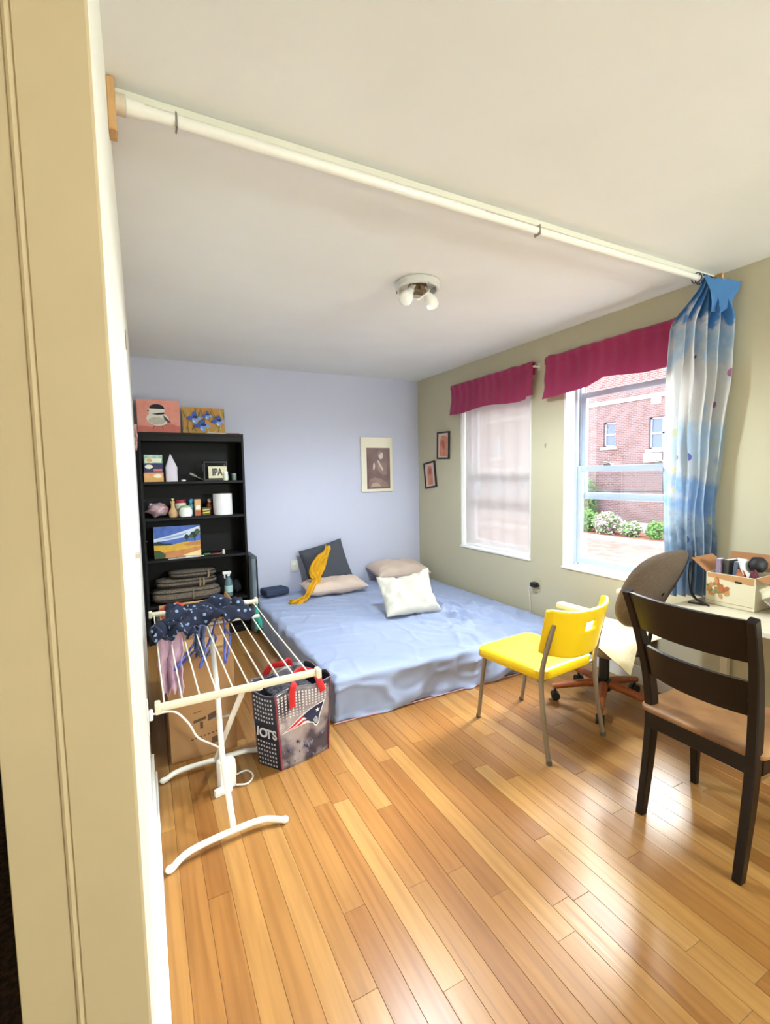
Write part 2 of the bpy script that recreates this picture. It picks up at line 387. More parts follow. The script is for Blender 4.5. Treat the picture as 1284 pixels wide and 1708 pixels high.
# ------------------------------------------------------------------ windows
def sash(parent, y0, y1, z0, z1, x, nm, w=0.045, t=0.035, lower=0.05):
    q = MB(); q.box((x, y0, z0), (x+t, y0+w, z1), 0.004); q.box((x, y1-w, z0), (x+t, y1, z1), 0.004)
    q.box((x, y0+w, z1-w), (x+t, y1-w, z1), 0.004); q.box((x, y0+w, z0), (x+t, y1-w, z0+lower), 0.004)
    s_ = q.build(nm, M_SASH, parent)
    q = MB(); q.box((x+t*0.4, y0+w-0.004, z0+lower-0.004), (x+t*0.55, y1-w+0.004, z1-w+0.004)); q.build('pane', M_GLASS, s_)
    return s_
M_SASH = mat('blue_grey_window_vinyl', (176, 188, 204), 0.4)
def window(n, y0, y1, label, up=(1.20, 2.16), lo=(0.71, 1.47)):
    q = MB(); t = 0.018
    q.box((W+0.002, y0, ZS), (W+0.2, y0+t, ZH)); q.box((W+0.002, y1-t, ZS), (W+0.2, y1, ZH)); q.box((W+0.002, y0, ZH-t), (W+0.2, y1, ZH))
    w = struct(q.build('window_%d' % n, M_TRIM), label, 'window')
    q = MB(); q.box((W-0.012, y0-0.005, ZS-0.014), (W+0.2, y1+0.005, ZS+0.004), 0.004); q.build('window_sill', M_TRIM, w)
    q = MB()
    for (a, c) in ((y0+t, y0+t+0.02), (y1-t-0.02, y1-t)):
        q.box((W+0.105, a, ZS), (W+0.12, c, ZH-t)); q.box((W+0.15, a, ZS), (W+0.165, c, ZH-t))
    q.box((W+0.10, y0+t, ZH-t-0.03), (W+0.17, y1-t, ZH-t)); q.build('sash_track', M_SASH, w)
    sash(w, y0+t+0.008, y1-t-0.008, up[0], up[1], W+0.158, 'upper_sash')
    ls = sash(w, y0+t+0.008, y1-t-0.008, lo[0], lo[1], W+0.118, 'lower_sash')
    for fr in (0.3, 0.7):
        yy = y0+(y1-y0)*fr; q = MB(); q.box((W+0.112, yy-0.03, lo[1]), (W+0.15, yy+0.03, lo[1]+0.012), 0.003); q.tube([(W+0.13, yy-0.02, lo[1]+0.012), (W+0.125, yy+0.035, lo[1]+0.024)], 0.006, 8)
        q.build('sash_lock', M_CHROME, ls)
    return w
window(1, *WIN[0], 'left window covered by a pale roller blind')
window(2, *WIN[1], 'right sash window looking out on a brick building', up=(1.215, 2.03))

# wall outlet with phone charger, small wall hook
t = thing('wall_outlet', 'white outlet low on the back wall behind the charcoal cushion', 'outlet', (1.40, D, 0.5))
b = MB(); b.box((-0.04, -0.006, -0.06), (0.04, 0.0, 0.06), 0.003); b.build('cover_plate', mat('ivory_plastic', (226, 222, 208), 0.4), t)
for dz in (-0.025, 0.025):
    b = MB(); b.prism(ell(0, dz, 0.016, 0.014, 14), -0.008, -0.006, 'y'); b.build('socket', M_WHITEPLASTIC, t)
t = thing('phone_charger', 'black plug charger with white cable under the right window', 'charger', (W, 2.87, 0.49))
b = MB(); b.box((-0.004, -0.04, -0.06), (0, 0.04, 0.06), 0.002); b.build('outlet_plate', M_KHAKI, t)
b = MB(); b.box((-0.055, -0.028, -0.018), (-0.004, 0.028, 0.02), 0.006); b.box((-0.03, -0.045, -0.008), (-0.012, 0.05, 0.006), 0.003); b.build('plug', M_BLACKPLASTIC, t)
b = MB(); b.tube(smoothpath([(-0.05, 0.01, -0.01), (-0.045, 0.05, -0.04), (-0.02, 0.06, -0.12), (-0.02, 0.05, -0.3), (-0.02, 0.06, -0.36)]), 0.003, 6); b.build('cable', M_WHITEPLASTIC, t, smooth=True)
b = MB(); b.tube([(0, 0, 0.012), (-0.012, 0, 0.006), (-0.012, 0, -0.012), (0, 0, -0.012)], 0.003, 6)
tag(b.build('wall_hook', M_CHROME, loc=(W, 2.785, 1.64)), 'tiny metal hook on the wall between the two windows', 'hook')

# ------------------------------------------------------------------ outdoors
GZ = -1.5
b = MB(); b.box((W+0.2, -15, GZ-0.2), (17.4, 40, GZ)); struct(b.build('ground', mat('brick_paving', (122, 84, 74), 0.9, var=(3, (146, 112, 102), 0.2))), 'pinkish brick paving outside the window', 'ground')
b = MB(); b.box((17.6, -15, GZ-0.2), (24, 40, GZ+0.12)); struct(b.build('flower_bed', mat('bark_mulch', (150, 96, 72), 0.95, var=(8, (120, 74, 54)))), 'mulched bed along the brick building', 'ground')
b = MB(); b.box((17.4, -15, GZ-0.2), (17.6, 40, GZ+0.16), 0.01); struct(b.build('kerb', mat('pale_stone', (168, 164, 158), 0.9)), 'pale stone kerb edging the flower bed', 'kerb')
BX = 20.0
bt = thing('brick_building', 'red brick apartment building seen through the right window', 'building', (BX, 14, GZ))
M_BRICK = brick_mat(); M_STONE = mat('limestone', (150, 146, 144), 0.9); M_DARKGLASS = mat('dark_window_glass', (70, 80, 96), 0.12)
M_BWIN = mat('painted_window_frame', (150, 158, 176), 0.5)
openings = [(14.85, 15.5, 2.56, 3.72), (12.0, 13.2, 2.34, 3.72), (11.7, 12.55, 0.35, 1.26), (17.4, 18.6, 2.34, 3.72), (20, 20.7, 2.5, 3.7), (9.0, 10.2, 2.34, 3.72), (17.4, 18.6, -0.6, 1.2), (20, 21, 0.2, 1.3), (22.5, 23.7, 2.34, 3.72), (22.5, 23.7, 0.2, 1.3), (25.5, 26.7, 2.34, 3.72), (6.5, 7.3, 2.4, 3.7)]
# brick wall as pieces around the openings
ycuts = sorted({-6.0, 36.0} | {o_[0] for o_ in openings} | {o_[1] for o_ in openings}); zcuts = sorted({GZ, 9.0} | {o_[2] for o_ in openings} | {o_[3] for o_ in openings})
b = MB()
for i in range(len(ycuts)-1):
    run = None
    for j in range(len(zcuts)-1):
        yc, zc = (ycuts[i]+ycuts[i+1])/2, (zcuts[j]+zcuts[j+1])/2
        hole = any(o_[0] < yc < o_[1] and o_[2] < zc < o_[3] for o_ in openings)
        if not hole:
            b.box((0, ycuts[i]-14, zcuts[j]-GZ), (0.4, ycuts[i+1]-14, zcuts[j+1]-GZ))
b.box((0.4, -20, 0), (6, 22, 10.5)); b.build('wall', M_BRICK, bt)
b = MB(); b.box((-0.05, -20, 6.05), (0.0, 22, 6.25)); b.box((-0.03, -20, 0.0), (0, 22, 0.55)); b.build('stone_course', M_STONE, bt)
for (y0, y1, z0, z1) in openings:
    y0 -= 14; y1 -= 14; z0 -= GZ; z1 -= GZ
    q = MB(); q.box((0.12, y0, z0), (0.18, y0+0.07, z1)); q.box((0.12, y1-0.07, z0), (0.18, y1, z1)); q.box((0.12, y0, z1-0.07), (0.18, y1, z1)); q.box((0.12, y0, z0), (0.18, y1, z0+0.07))
    q.box((0.10, y0, (z0+z1)/2-0.04), (0.18, y1, (z0+z1)/2+0.04))
    if y1-y0 > 1: q.box((0.10, (y0+y1)/2-0.06, z0), (0.18, (y0+y1)/2+0.06, z1))
    w = q.build('window', M_BWIN, bt)
    q = MB(); q.box((0.15, y0+0.05, z0+0.05), (0.16, y1-0.05, z1-0.05)); q.build('pane', M_DARKGLASS, w)
    q = MB(); q.box((-0.08, y0-0.1, z0-0.14), (0.12, y1+0.1, z0), 0.01); q.build('window_ledge', M_STONE, w)
t = thing('air_conditioner', 'small white air conditioner below the double window across the yard', 'air conditioner', (BX, 12.9, 1.76))
b = MB(); b.box((-0.35, -0.32, 0), (0.0, 0.32, 0.4), 0.02); b.build('case', mat('grey_white_enamel', (212, 214, 216), 0.5), t)
for k in range(5):
    b = MB(); b.box((-0.36, -0.27, 0.06+k*0.06), (-0.345, 0.27, 0.085+k*0.06)); b.build('grille_slat', mat('grey_slat', (150, 154, 160), 0.5), t)
t = thing('wall_vent', 'small pale vent high on the brick building', 'vent', (BX, 12.9, 4.47))
b = MB(); b.box((-0.03, -0.22, -0.19), (0, 0.22, 0.19), 0.01); b.build('plate', M_STONE, t)
b = MB()
for k in range(4): b.box((-0.045, -0.17, -0.13+k*0.08), (-0.03, 0.17, -0.09+k*0.08))
b.build('louvre', mat('blue_grey_metal', (150, 178, 190), 0.5), t)

def bush(name, label, cat, loc, rx, rz, n, cols, seed, flowers=None, leaf=0.11, group=None):
    rg = random.Random(seed); t_ = thing(name, label, cat, loc, group=group)
    q = MB()
    for k in range(6):
        a = 2*PI*k/6+rg.random(); q.tube([(0.05*math.cos(a), 0.05*math.sin(a), 0), (0.3*rx*math.cos(a), 0.3*rx*math.sin(a), rz*0.7), (0.55*rx*math.cos(a), 0.55*rx*math.sin(a), rz*1.3)], [0.03, 0.02, 0.008], 6)
    q.build('stem', mat('bush_stem', (96, 74, 54), 0.9), t_)
    q = MB(); fq = MB()
    for k in range(n):
        u = rg.uniform(-1, 1); a = rg.uniform(0, 2*PI); rr = math.sqrt(1-u*u); rad = rg.uniform(0.55, 1.05)*(1+0.25*nz(3*rr*math.cos(a)+seed, 3*rr*math.sin(a), 3*u))
        c = Vector((rx*rad*rr*math.cos(a), rx*rad*rr*math.sin(a), max(0.04, rz*(1+rad*u))))
        d1 = Vector((rg.uniform(-1, 1), rg.uniform(-1, 1), rg.uniform(-0.6, 1))).normalized(); d2 = d1.orthogonal().normalized()
        tgt, mi = (fq, 0) if flowers and rg.random() < flowers else (q, rg.randrange(len(cols)))
        l = leaf*rg.uniform(0.7, 1.3)*(1.15 if tgt is fq else 1.0)
        tgt.add([c-d1*l*0.6, c+d2*l*0.3, c+d1*l*0.6, c-d2*l*0.3], [(0, 1, 2, 3)], mi)
    o_ = q.build('foliage', cols, t_); o_['kind'] = 'stuff'
    if flowers:
        o_ = fq.build('blossom', mat('pale_pink_petal', (186, 158, 164), 0.8), t_); o_['kind'] = 'stuff'
G1 = mat('leaf_light', (92, 128, 56), 0.7); G2 = mat('leaf_mid', (70, 106, 46), 0.7); G3 = mat('leaf_dark', (50, 84, 42), 0.7)
bush('leafy_bush', 'bright green bush at the left of the flower bed outside', 'bush', (18.5, 15.15, GZ+0.12), 0.48, 0.5, 1400, [G1, G1, G2], 1)
bush('flowering_bush', 'pale pink flowering bush outside the right window', 'bush', (18.4, 13.98, GZ+0.12), 0.6, 0.48, 1600, [G1, G2], 2, flowers=0.5)
bush('flowering_bush', 'low bush with few pink blossoms beside the larger flowering bush', 'bush', (18.4, 12.85, GZ+0.12), 0.45, 0.33, 1000, [G1, G1, G2], 3, flowers=0.3)
bush('leafy_bush', 'small round green bush at the right of the flower bed outside', 'bush', (18.4, 11.75, GZ+0.12), 0.36, 0.36, 700, [G1, G1, G2], 4)
bush('young_tree', 'leafy green young tree against the brick wall outside', 'tree', (19.45, 15.9, GZ+0.12), 0.45, 1.25, 1500, [G1, G2, G3], 5)
b = MB(); b.tube([(14, -15, 1.3), (14, 4, 0.85), (14, 12, 0.72), (14, 22, 0.9), (14, 40, 1.3)], 0.018, 6)
tag(b.build('utility_wire', M_BLACKPLASTIC), 'thin dark wire crossing in front of the brick building', 'wire')

# ------------------------------------------------------------------ added fill lamps, ceiling fixture
def fill_lamp(loc, label, power, col, drop, r):  # invented hanging lamp, added to brighten the room
    t_ = thing('fill_lamp', label, 'lamp', loc)
    q = MB(); q.tube([(0, 0, 0), (0, 0, -drop+r*1.5)], 0.004, 8); q.build('cord', M_WHITEPLASTIC, t_)
    q = MB(); q.lathe([(0.055, 0.0), (0.055, -0.02), (0.02, -0.03)], seg=24); q.build('ceiling_cup', M_WHITEMETAL, t_, smooth=True)
    q = MB(); q.lathe([(0.02, -drop+r*1.6), (0.045, -drop+r*1.5), (0.05, -drop+r*1.15)], seg=24); q.build('lamp_holder', M_WHITEMETAL, t_, smooth=True)
    ld = bpy.data.lights.new('fill_light', 'POINT'); ld.shadow_soft_size = r; ld.energy = power; ld.color = col
    lo = bpy.data.objects.new('fill_light', ld); COL.objects.link(lo); lo.location = (0, 0, -drop); lo.parent = t_
fill_lamp((2.5, -1.9, H), 'added fill lamp hanging behind the camera', REAR_FILL_POWER, (0.80, 0.92, 1.0), 0.75, 0.14)
fill_lamp((-0.8, -0.9, H), 'small added fill lamp hanging in the hall', HALL_FILL_POWER, (1.0, 0.88, 0.70), 0.5, 0.08)

# ceiling fixture without its shade
t = thing('ceiling_light', 'round ceiling light fixture with bare bulbs and no shade', 'ceiling light', (1.463, 2.33, H))
b = MB(); b.lathe([(0.118, 0.0), (0.124, -0.004), (0.124, -0.036), (0.118, -0.042), (0.108, -0.042), (0.104, -0.036), (0.104, -0.012), (0.06, -0.008)], seg=40)
b.build('pan', mat('pale_grey_enamel', (206, 206, 200), 0.4), t, smooth=True)
b = MB(); b.box((-0.045, -0.03, -0.055), (0.045, 0.03, -0.006), 0.004); b.box((-0.012, -0.05, -0.05), (0.012, 0.05, -0.03), 0.003); b.build('socket_bracket', mat('tarnished_brass', (128, 108, 84), 0.45, metal=0.7), t)
for sgn, aa in ((-1, 0.35), (1, 0.45)):
    q = MB(); q.lathe([(0.016, 0.0), (0.017, 0.025), (0.02, 0.035), (0.034, 0.06), (0.038, 0.085), (0.034, 0.108), (0.02, 0.122), (0.0001, 0.127)], seg=20)
    q.xf(Matrix.Translation((sgn*0.035, -0.012, -0.03)) @ Matrix.Rotation(PI-0.0, 4, 'X') @ Matrix.Rotation(sgn*0.62, 4, 'Y'))
    bl = q.build('bulb', mat('frosted_bulb', (240, 240, 236), 0.25), t, smooth=True)
    q = MB(); q.lathe([(0.019, -0.006), (0.019, 0.026), (0.015, 0.028)], seg=16); q.xf(Matrix.Translation((sgn*0.035, -0.012, -0.03)) @ Matrix.Rotation(PI, 4, 'X') @ Matrix.Rotation(sgn*0.62, 4, 'Y'))
    q.build('bulb_socket', mat('socket_ceramic', (196, 188, 176), 0.5), bl, smooth=True)
ld = bpy.data.lights.new('fixture_fill', 'SPOT'); ld.shadow_soft_size = 0.11; ld.energy = FIXTURE_FILL_POWER; ld.color = (0.80, 0.92, 1.0); ld.spot_size = R(172); ld.spot_blend = 0.5  # added downward fill spot; the bulbs themselves do not glow
lo = bpy.data.objects.new('fixture_fill', ld); COL.objects.link(lo); lo.location = (0, -0.012, -0.17); lo.parent = t
b = MB(); b.tube(smoothpath([(0.05, -0.02, -0.02), (0.045, -0.05, -0.05), (0.01, -0.05, -0.085), (-0.03, -0.045, -0.115)]), 0.004, 6); b.build('pull_cord', mat('cream_cord', (232, 226, 208), 0.7), t, smooth=True)
for k in range(3):
    a = 0.5+k*2*PI/3; b = MB(); b.tube([(0.118*math.cos(a), 0.118*math.sin(a), -0.04), (0.118*math.cos(a), 0.118*math.sin(a), -0.056)], 0.004, 6); b.build('set_screw', M_CHROME, t)

# curtain rail under the ceiling
YR = 1.535
t = thing('curtain_rail', 'long white curtain rail crossing the room under the ceiling', 'curtain rail', (0, YR, H))
b = MB(); b.tube([(0.045, 0, -0.052), (0.09, 0, -0.052)], 0.021, 16); b.tube([(0.08, 0, -0.052), (1.28, 0, -0.056)], 0.0165, 16); b.tube([(1.27, 0, -0.056), (W-0.04, 0, -0.05)], 0.0145, 16)
b.tube([(W-0.07, 0, -0.05), (W-0.02, 0, -0.05)], 0.02, 16); rail = b.build('rail', M_WHITEMETAL, t, smooth=True)
b = MB(); b.box((0.0, 0.012, -0.024), (W-0.02, 0.034, -0.0), 0.003); b.build('ceiling_batten', mat('cream_enamel', (224, 220, 204), 0.5), t)
M_PINE = mat('pine_wood', (206, 164, 110), 0.6, var=(14, (190, 144, 92)), stretch=(8, 8, 1))
for (xx, zz) in ((0.0, -0.135), (W-0.02, -0.13)):
    b = MB(); b.box((xx, -0.025, zz), (xx+0.02, 0.03, -0.001), 0.002); br = b.build('bracket_block', M_PINE, t)
    b = MB(); s_ = 1 if xx < 1 else -1; x2 = xx+0.02 if s_ > 0 else xx
    b.tube([(x2, 0, -0.052), (x2+s_*0.024, 0, -0.052)], 0.026, 16); b.build('rail_socket', mat('beige_plastic', (206, 192, 170), 0.5), br, smooth=True)
for xx in (0.17, 1.57):
    b = MB(); b.box((xx-0.003, -0.018, -0.076), (xx+0.003, 0.018, -0.034), 0.002); b.build('clip', M_CHROME, t)

# blue curtain bunched at the right end of the rail
def curtain(u, v):
    z = 2.435-v*1.73
    g = min(1.0, v/0.13)                      # gathered at the top
    g = g*g*(3-2*g)
    wid = 0.62+0.38*g
    xa, ya, xb, yb = 2.70, 1.64, 2.905, 1.405+0.10*min(1, v/0.7)
    lean = 0.05*(v)*(1 if v < 0.5 else 1-(v-0.5)*0.6)
    ax = xa+(xb-xa)*(0.5+(u-0.5)*wid); ay = (ya+(yb-ya)*u)*g+(1-g)*(YR-0.02-0.09*max(0, u-0.6))
    ph = u*2*PI*5.5+0.6*math.sin(3*v+u*5)
    amp = (0.018+0.022*g)*(1-0.2*v)
    ox = math.sin(ph)*amp*0.6; oy = math.sin(ph)*amp
    ox += 0.015*nz(u*6, v*4); oy += 0.02*nz(u*5+9, v*5)
    x = min(ax+ox-0.05*math.sin(v*PI)*(1-u), W-0.012)
    return (x, ay+oy-lean*0.3, z+0.02*nz(u*7, 3)*(1-v)+0.012*math.sin(ph*0.5)*(1-g))
t = thing('blue_curtain', 'blue and white floral curtain bunched beside the right window', 'curtain', (2.78, 1.5, 0.7))
b = MB(); b.grid(120, 60, curtain); b.xf(Matrix.Translation((-2.78, -1.5, -0.7)))
o = b.build('cloth', None, t, smooth=60); o.data.materials.clear(); o.data.materials.append(curtain_mat())
# pattern follows height above the floor: keep mesh coordinates in world height
for v_ in o.data.vertices: v_.co += Vector((0, 0, 0.7))
o.location = (0, 0, -0.7)
def topflap(u, v):
    k = 0.5+0.5*math.sin(u*9+1.5*v)
    return (2.735+0.165*u-0.02*v*u-2.78, YR-0.028-0.085*u*u-0.035*math.sin(v*2.6+u*2)*(1-0.5*u)-0.016*k*v-1.5, 2.452-0.035*u-v*(0.21-0.11*u+0.03*k)+0.012*nz(u*5, v*4))
b = MB(); b.grid(20, 8, topflap); o2 = b.build('header_fold', mat('plain_blue_cotton', (66, 116, 168), 0.85), t, smooth=60); o2.location = (0, 0, -0.7)
for k in range(6):
    b = MB(); cx = 2.72+k*0.034; b.tube([(cx-2.78, YR-1.5+0.026*math.cos(a*PI/6), 2.448-0.7+0.026*math.sin(a*PI/6)) for a in range(12)], 0.003, 6, closed=True); b.build('curtain_ring', mat('dark_ring', (60, 66, 86), 0.4), t, smooth=True)

# crimson valances on rods
M_CRIM = mat('crimson_cotton', (150, 34, 80), 0.85, sheen=0.2, var=(5, (162, 42, 90)), bump=(120, 0.1))
def valance(y0, y1, zt, drops, label, seed):
    t_ = thing('window_valance', label, 'valance', (W, (y0+y1)/2, zt), group='crimson valances over the windows'); cy = (y0+y1)/2
    q = MB(); q.tube([(-0.055, y0-cy-0.012, -0.04), (-0.055, y1-cy+0.012, -0.04)], 0.009, 12)
    for yy in (y0-cy-0.006, y1-cy+0.006): q.tube([(-0.055, yy, -0.04), (-0.002, yy, -0.04)], 0.008, 10); q.box((-0.006, yy-0.012, -0.07), (0, yy+0.012, -0.01))
    q.build('rod', M_WHITEMETAL, t_, smooth=True)
    def fn(u, v):
        # v: over the rod, then down the front
        drop = drops(u)
        y = y0-cy+(y1-y0)*(u+0.012*nz(u*9+seed, v*3))
        fold = 0.004*math.sin(u*2*PI*11+seed)*(1-0.6*v)+0.030*nz(u*3.4+seed, v*1.2)*v+0.010*nz(u*9+seed, v*2)*v
        flare = 0.02*v
        if u > 0.96: y += 0.02*v
        z = -0.0-v*drop+0.010*nz(u*11+seed, 4)*(1 if v < 0.1 else 0.3)
        x = -0.062-0.012*math.sin(min(1, v*6)*PI)-flare*0.4+fold-0.008*(abs(v-0.16) < 0.03)
        return (x, y, z)
    q = MB(); q.grid(110, 26, fn); q.build('fabric', M_CRIM, t_, smooth=60, solid=0.003)
    def back(u, v): return (-0.04+0.006*math.sin(u*50+seed), y0-cy+(y1-y0)*u, -0.002-v*0.10)
    q = MB(); q.grid(60, 3, back); q.build('rod_pocket', M_CRIM, t_, smooth=60)
    return t_
valance(2.865, 3.985, 2.315, lambda u: 0.285+0.012*math.sin(u*9)-0.02*(u < 0.06), 'crimson valance over the blind covered window', 3)
valance(1.665, 2.735, 2.318, lambda u: 0.262+0.045*(1 if u > 0.62 else max(0, (u-0.5)/0.12))*1.0+0.014*math.sin(u*8), 'crimson valance over the clear window beside the blue curtain', 8)

# roller blind in the left window
t = thing('roller_blind', 'pale translucent roller blind pulled down over the left window', 'blind', (2.975, 3.43, ZS))
def bl(u, v): return (0.004*math.sin(u*2*PI*5)+0.003*nz(u*9, v*2), -0.455+0.92*u+0.004*v, 0.02+v*1.5)
b = MB(); b.grid(50, 12, bl); b.build('blind_fabric', sheer_mat('sheer_blind_fabric', (184, 175, 172), 0.08, 0.08), t, smooth=60)
b = MB(); b.box((-0.006, -0.457, 0.006), (0.006, 0.467, 0.026), 0.003); b.build('hem_bar', M_WHITEPLASTIC, t)
b = MB(); b.tube([(0.0, -0.46, 1.515), (0.0, 0.468, 1.515)], 0.02, 14); b.build('roller_tube', M_WHITEPLASTIC, t, smooth=True)

# ------------------------------------------------------------------ pictures on the walls
def frame_box(q, w, h, bw, dp, y0=0.0, mi=0):   # in the xz plane, front at -y
    for (a, c, d, e) in ((-w/2, -h/2, w/2, -h/2+bw), (-w/2, h/2-bw, w/2, h/2), (-w/2, -h/2+bw, -w/2+bw, h/2-bw), (w/2-bw, -h/2+bw, w/2, h/2-bw)):
        q.box((a, y0-dp, c), (d, y0, e), 0.001, mi)
M_CREAM = mat('cream_mount', (236, 228, 204), 0.7); M_SEPIA = mat('sepia_print', (98, 66, 58), 0.7, var=(9, (116, 82, 70), 0.15)); M_SEPL = mat('sepia_light', (206, 182, 168), 0.7); M_SEPM = mat('sepia_mid', (146, 112, 98), 0.7, var=(14, (120, 88, 76)))
t = thing('wall_print', 'cream bordered print of a dark sepia figure on the lavender wall', 'picture', (2.375, D, 1.545))
w_, h_ = 0.385, 0.60
b = MB(); b.box((-w_/2, -0.03, -h_/2), (w_/2, 0, h_/2), 0.002); b.build('board', M_CREAM, t)
b = MB(); P3 = lambda pts, d: [(x, -0.0305-d*0.0003, z) for x, z in pts]
b.poly(P3([(-0.13, -0.27), (0.158, -0.27), (0.158, 0.185), (-0.13, 0.185)], 0), 0)
b.poly(P3(ell(0.045, 0.10, 0.03, 0.042, 18), 1), 1)           # head
b.poly(P3(ell(0.036, 0.115, 0.03, 0.036, 18, a0=0.6, a1=3.6), 2), 2)   # hair
b.poly(P3([(-0.005, 0.045), (0.02, 0.05), (0.06, 0.02), (0.11, 0.045), (0.125, 0.0), (0.11, -0.06), (0.12, -0.11), (0.07, -0.12), (0.02, -0.08), (-0.01, -0.03)], 1), 2)
b.poly(P3([(0.0, 0.045), (0.015, 0.045), (0.075, -0.05), (0.065, -0.075), (0.02, -0.01)], 2), 1)
b.poly(P3([(-0.05, 0.01), (-0.035, 0.02), (-0.028, -0.02), (-0.04, -0.06), (-0.055, -0.05)], 1), 1)
b.poly(P3([(-0.11, -0.25), (-0.1, -0.17), (-0.04, -0.14), (0.05, -0.16), (0.13, -0.21), (0.14, -0.25)], 1), 2)
b.poly(P3([(-0.09, -0.25), (-0.06, -0.2), (0.0, -0.2), (0.05, -0.24)], 2), 3)
b.build('print', [M_SEPIA, M_SEPL, M_SEPM, mat('sepia_pale', (176, 146, 128), 0.7)], t)
b = MB(); b.box((-w_/2+0.004, -0.034, -h_/2+0.004), (w_/2-0.004, -0.032, h_/2-0.004)); b.build('glazing', glass_mat('picture_glazing', (1, 1, 1, 1), 0.04), t)
M_FRAME = mat('black_frame', (40, 28, 26), 0.45); M_RUST = mat('rust_print', (188, 116, 92), 0.7, var=(12, (206, 146, 118))); M_PINKISH = mat('pale_print_paper', (216, 194, 184), 0.7, var=(10, (206, 180, 168)))
for (yy, zz, tilt, lab, seed) in ((4.214, 1.732, 0.03, 'upright black framed rust print, upper of two small pictures beside the window', 1), (4.478, 1.42, -0.13, 'tilted black framed rust print, lower of two small pictures near the corner', 2)):
    t = thing('framed_print', lab, 'picture', (W, yy, zz), (0, 0, -PI/2), group='small framed prints by the window')
    t.rotation_euler = (Matrix.Rotation(-PI/2, 3, 'Z') @ Matrix.Rotation(tilt, 3, 'Y')).to_euler()
    w_, h_ = (0.225, 0.29)
    b = MB(); frame_box(b, w_, h_, 0.016, 0.02); b.build('frame', M_FRAME, t)
    b = MB(); b.box((-w_/2+0.012, -0.010, -h_/2+0.012), (w_/2-0.012, -0.002, h_/2-0.012)); b.build('backing', M_PINKISH, t)
    b = MB()
    if seed == 1: b.poly([(x, -0.0106, z) for x, z in [(-0.06, -0.115), (0.075, -0.115), (0.08, 0.08), (0.03, 0.105), (-0.04, 0.1), (-0.065, 0.03)]], 0); b.poly([(x, -0.011, z) for x, z in ell(0.0, 0.01, 0.028, 0.055, 16, 0.3)], 1)
    else: b.poly([(x, -0.0106, z) for x, z in ell(0.0, 0.03, 0.055, 0.075, 20)], 0); b.poly([(x, -0.0108, z) for x, z in [(-0.05, -0.11), (0.05, -0.11), (0.055, 0.03), (-0.055, 0.03)]], 0); b.poly([(x, -0.0112, z) for x, z in ell(0.005, 0.04, 0.03, 0.04, 16)], 1)
    b.build('print', [M_RUST, mat('rust_deep', (176, 96, 76), 0.7)], t)

# ------------------------------------------------------------------ bookcase
SX0, SX1, SY0, SY1, SZ = 0.022, 0.874, 4.42, 4.724, 1.80
SH = [1.405, 1.094, 0.735, 0.335, 0.06]
t = thing('bookcase', 'tall black bookcase crowded with household things against the back wall', 'bookcase', (SX0, SY0, 0)); L0 = Vector((-SX0, -SY0, 0))
def part(nm, a, c, m=M_BLACKWOOD, bev=0.002, parent=t, off=L0):
    q = MB(); q.box(a, c, bev); q.xf(Matrix.Translation(off)); return q.build(nm, m, parent)
part('side_panel', (SX0, SY0, 0), (SX0+0.02, SY1, SZ)); part('side_panel', (SX1-0.02, SY0, 0), (SX1, SY1, SZ))
part('top_panel', (SX0, SY0-0.004, SZ), (SX1, SY1, SZ+0.022)); part('back_panel', (SX0+0.02, SY1-0.008, 0.0), (SX1-0.02, SY1, SZ), bev=0)
part('top_rail', (SX0+0.02, SY0+0.003, SZ-0.05), (SX1-0.02, SY0+0.018, SZ), bev=0.001)
for z in SH: part('shelf', (SX0+0.02, SY0+0.002, z-0.022), (SX1-0.02, SY1-0.008, z))
part('plinth', (SX0+0.02, SY0+0.01, 0.0), (SX1-0.02, SY0+0.025, 0.038))
for z in (1.25, 0.9): 
    b = MB(); b.tube([(SX0+0.02-SX0, 0.05, z), (SX0+0.028-SX0, 0.05, z)], 0.004, 8); b.build('shelf_peg', M_CHROME, t)

# paintings standing on top and on the third shelf
def canvas(nm, label, loc, w, h, tilt, prints, mats, edge=M_CREAM, rz=0.0):
    t_ = thing(nm, label, 'painting', loc, (tilt, 0, rz))
    q = MB(); q.box((-w/2, -0.009, 0), (w/2, 0.009, h), 0.001); q.build('canvas', edge, t_)
    q = MB()
    for k, (pts, mi) in enumerate(prints): q.poly([(x*w-w/2, -0.0093-0.00025*k, z*h) for x, z in pts], mi)
    q.build('painted_face', mats, t_)
    return t_
def fl_mat(n, c, c2=None): return mat(n, c, 0.75, var=(22, c2) if c2 else None)
rect = [(0, 0), (1, 0), (1, 1), (0, 1)]
bird = [(rect, 0), ([(0, 0), (1, 0), (1, 0.22), (0.72, 0.34), (0.3, 0.2), (0, 0.24)], 1),
        (ell(0.47, 0.44, 0.26, 0.2, 24, -0.1), 2), (ell(0.45, 0.68, 0.19, 0.19, 22), 2),
        (ell(0.46, 0.75, 0.175, 0.13, 20, 0.0, -0.1, PI+0.1), 3), ([(0.33, 0.58), (0.5, 0.62), (0.64, 0.64), (0.62, 0.58), (0.46, 0.56)], 3),
        ([(0.6, 0.56), (0.66, 0.5), (0.78, 0.34), (0.7, 0.34), (0.62, 0.42)], 4), (ell(0.45, 0.38, 0.2, 0.11, 20), 5),
        ([(0.38, 0.24), (0.4, 0.24), (0.36, 0.12), (0.34, 0.12)], 6), ([(0.55, 0.24), (0.57, 0.24), (0.6, 0.12), (0.58, 0.12)], 6), ([(0.27, 0.7), (0.22, 0.66), (0.28, 0.65)], 3)]
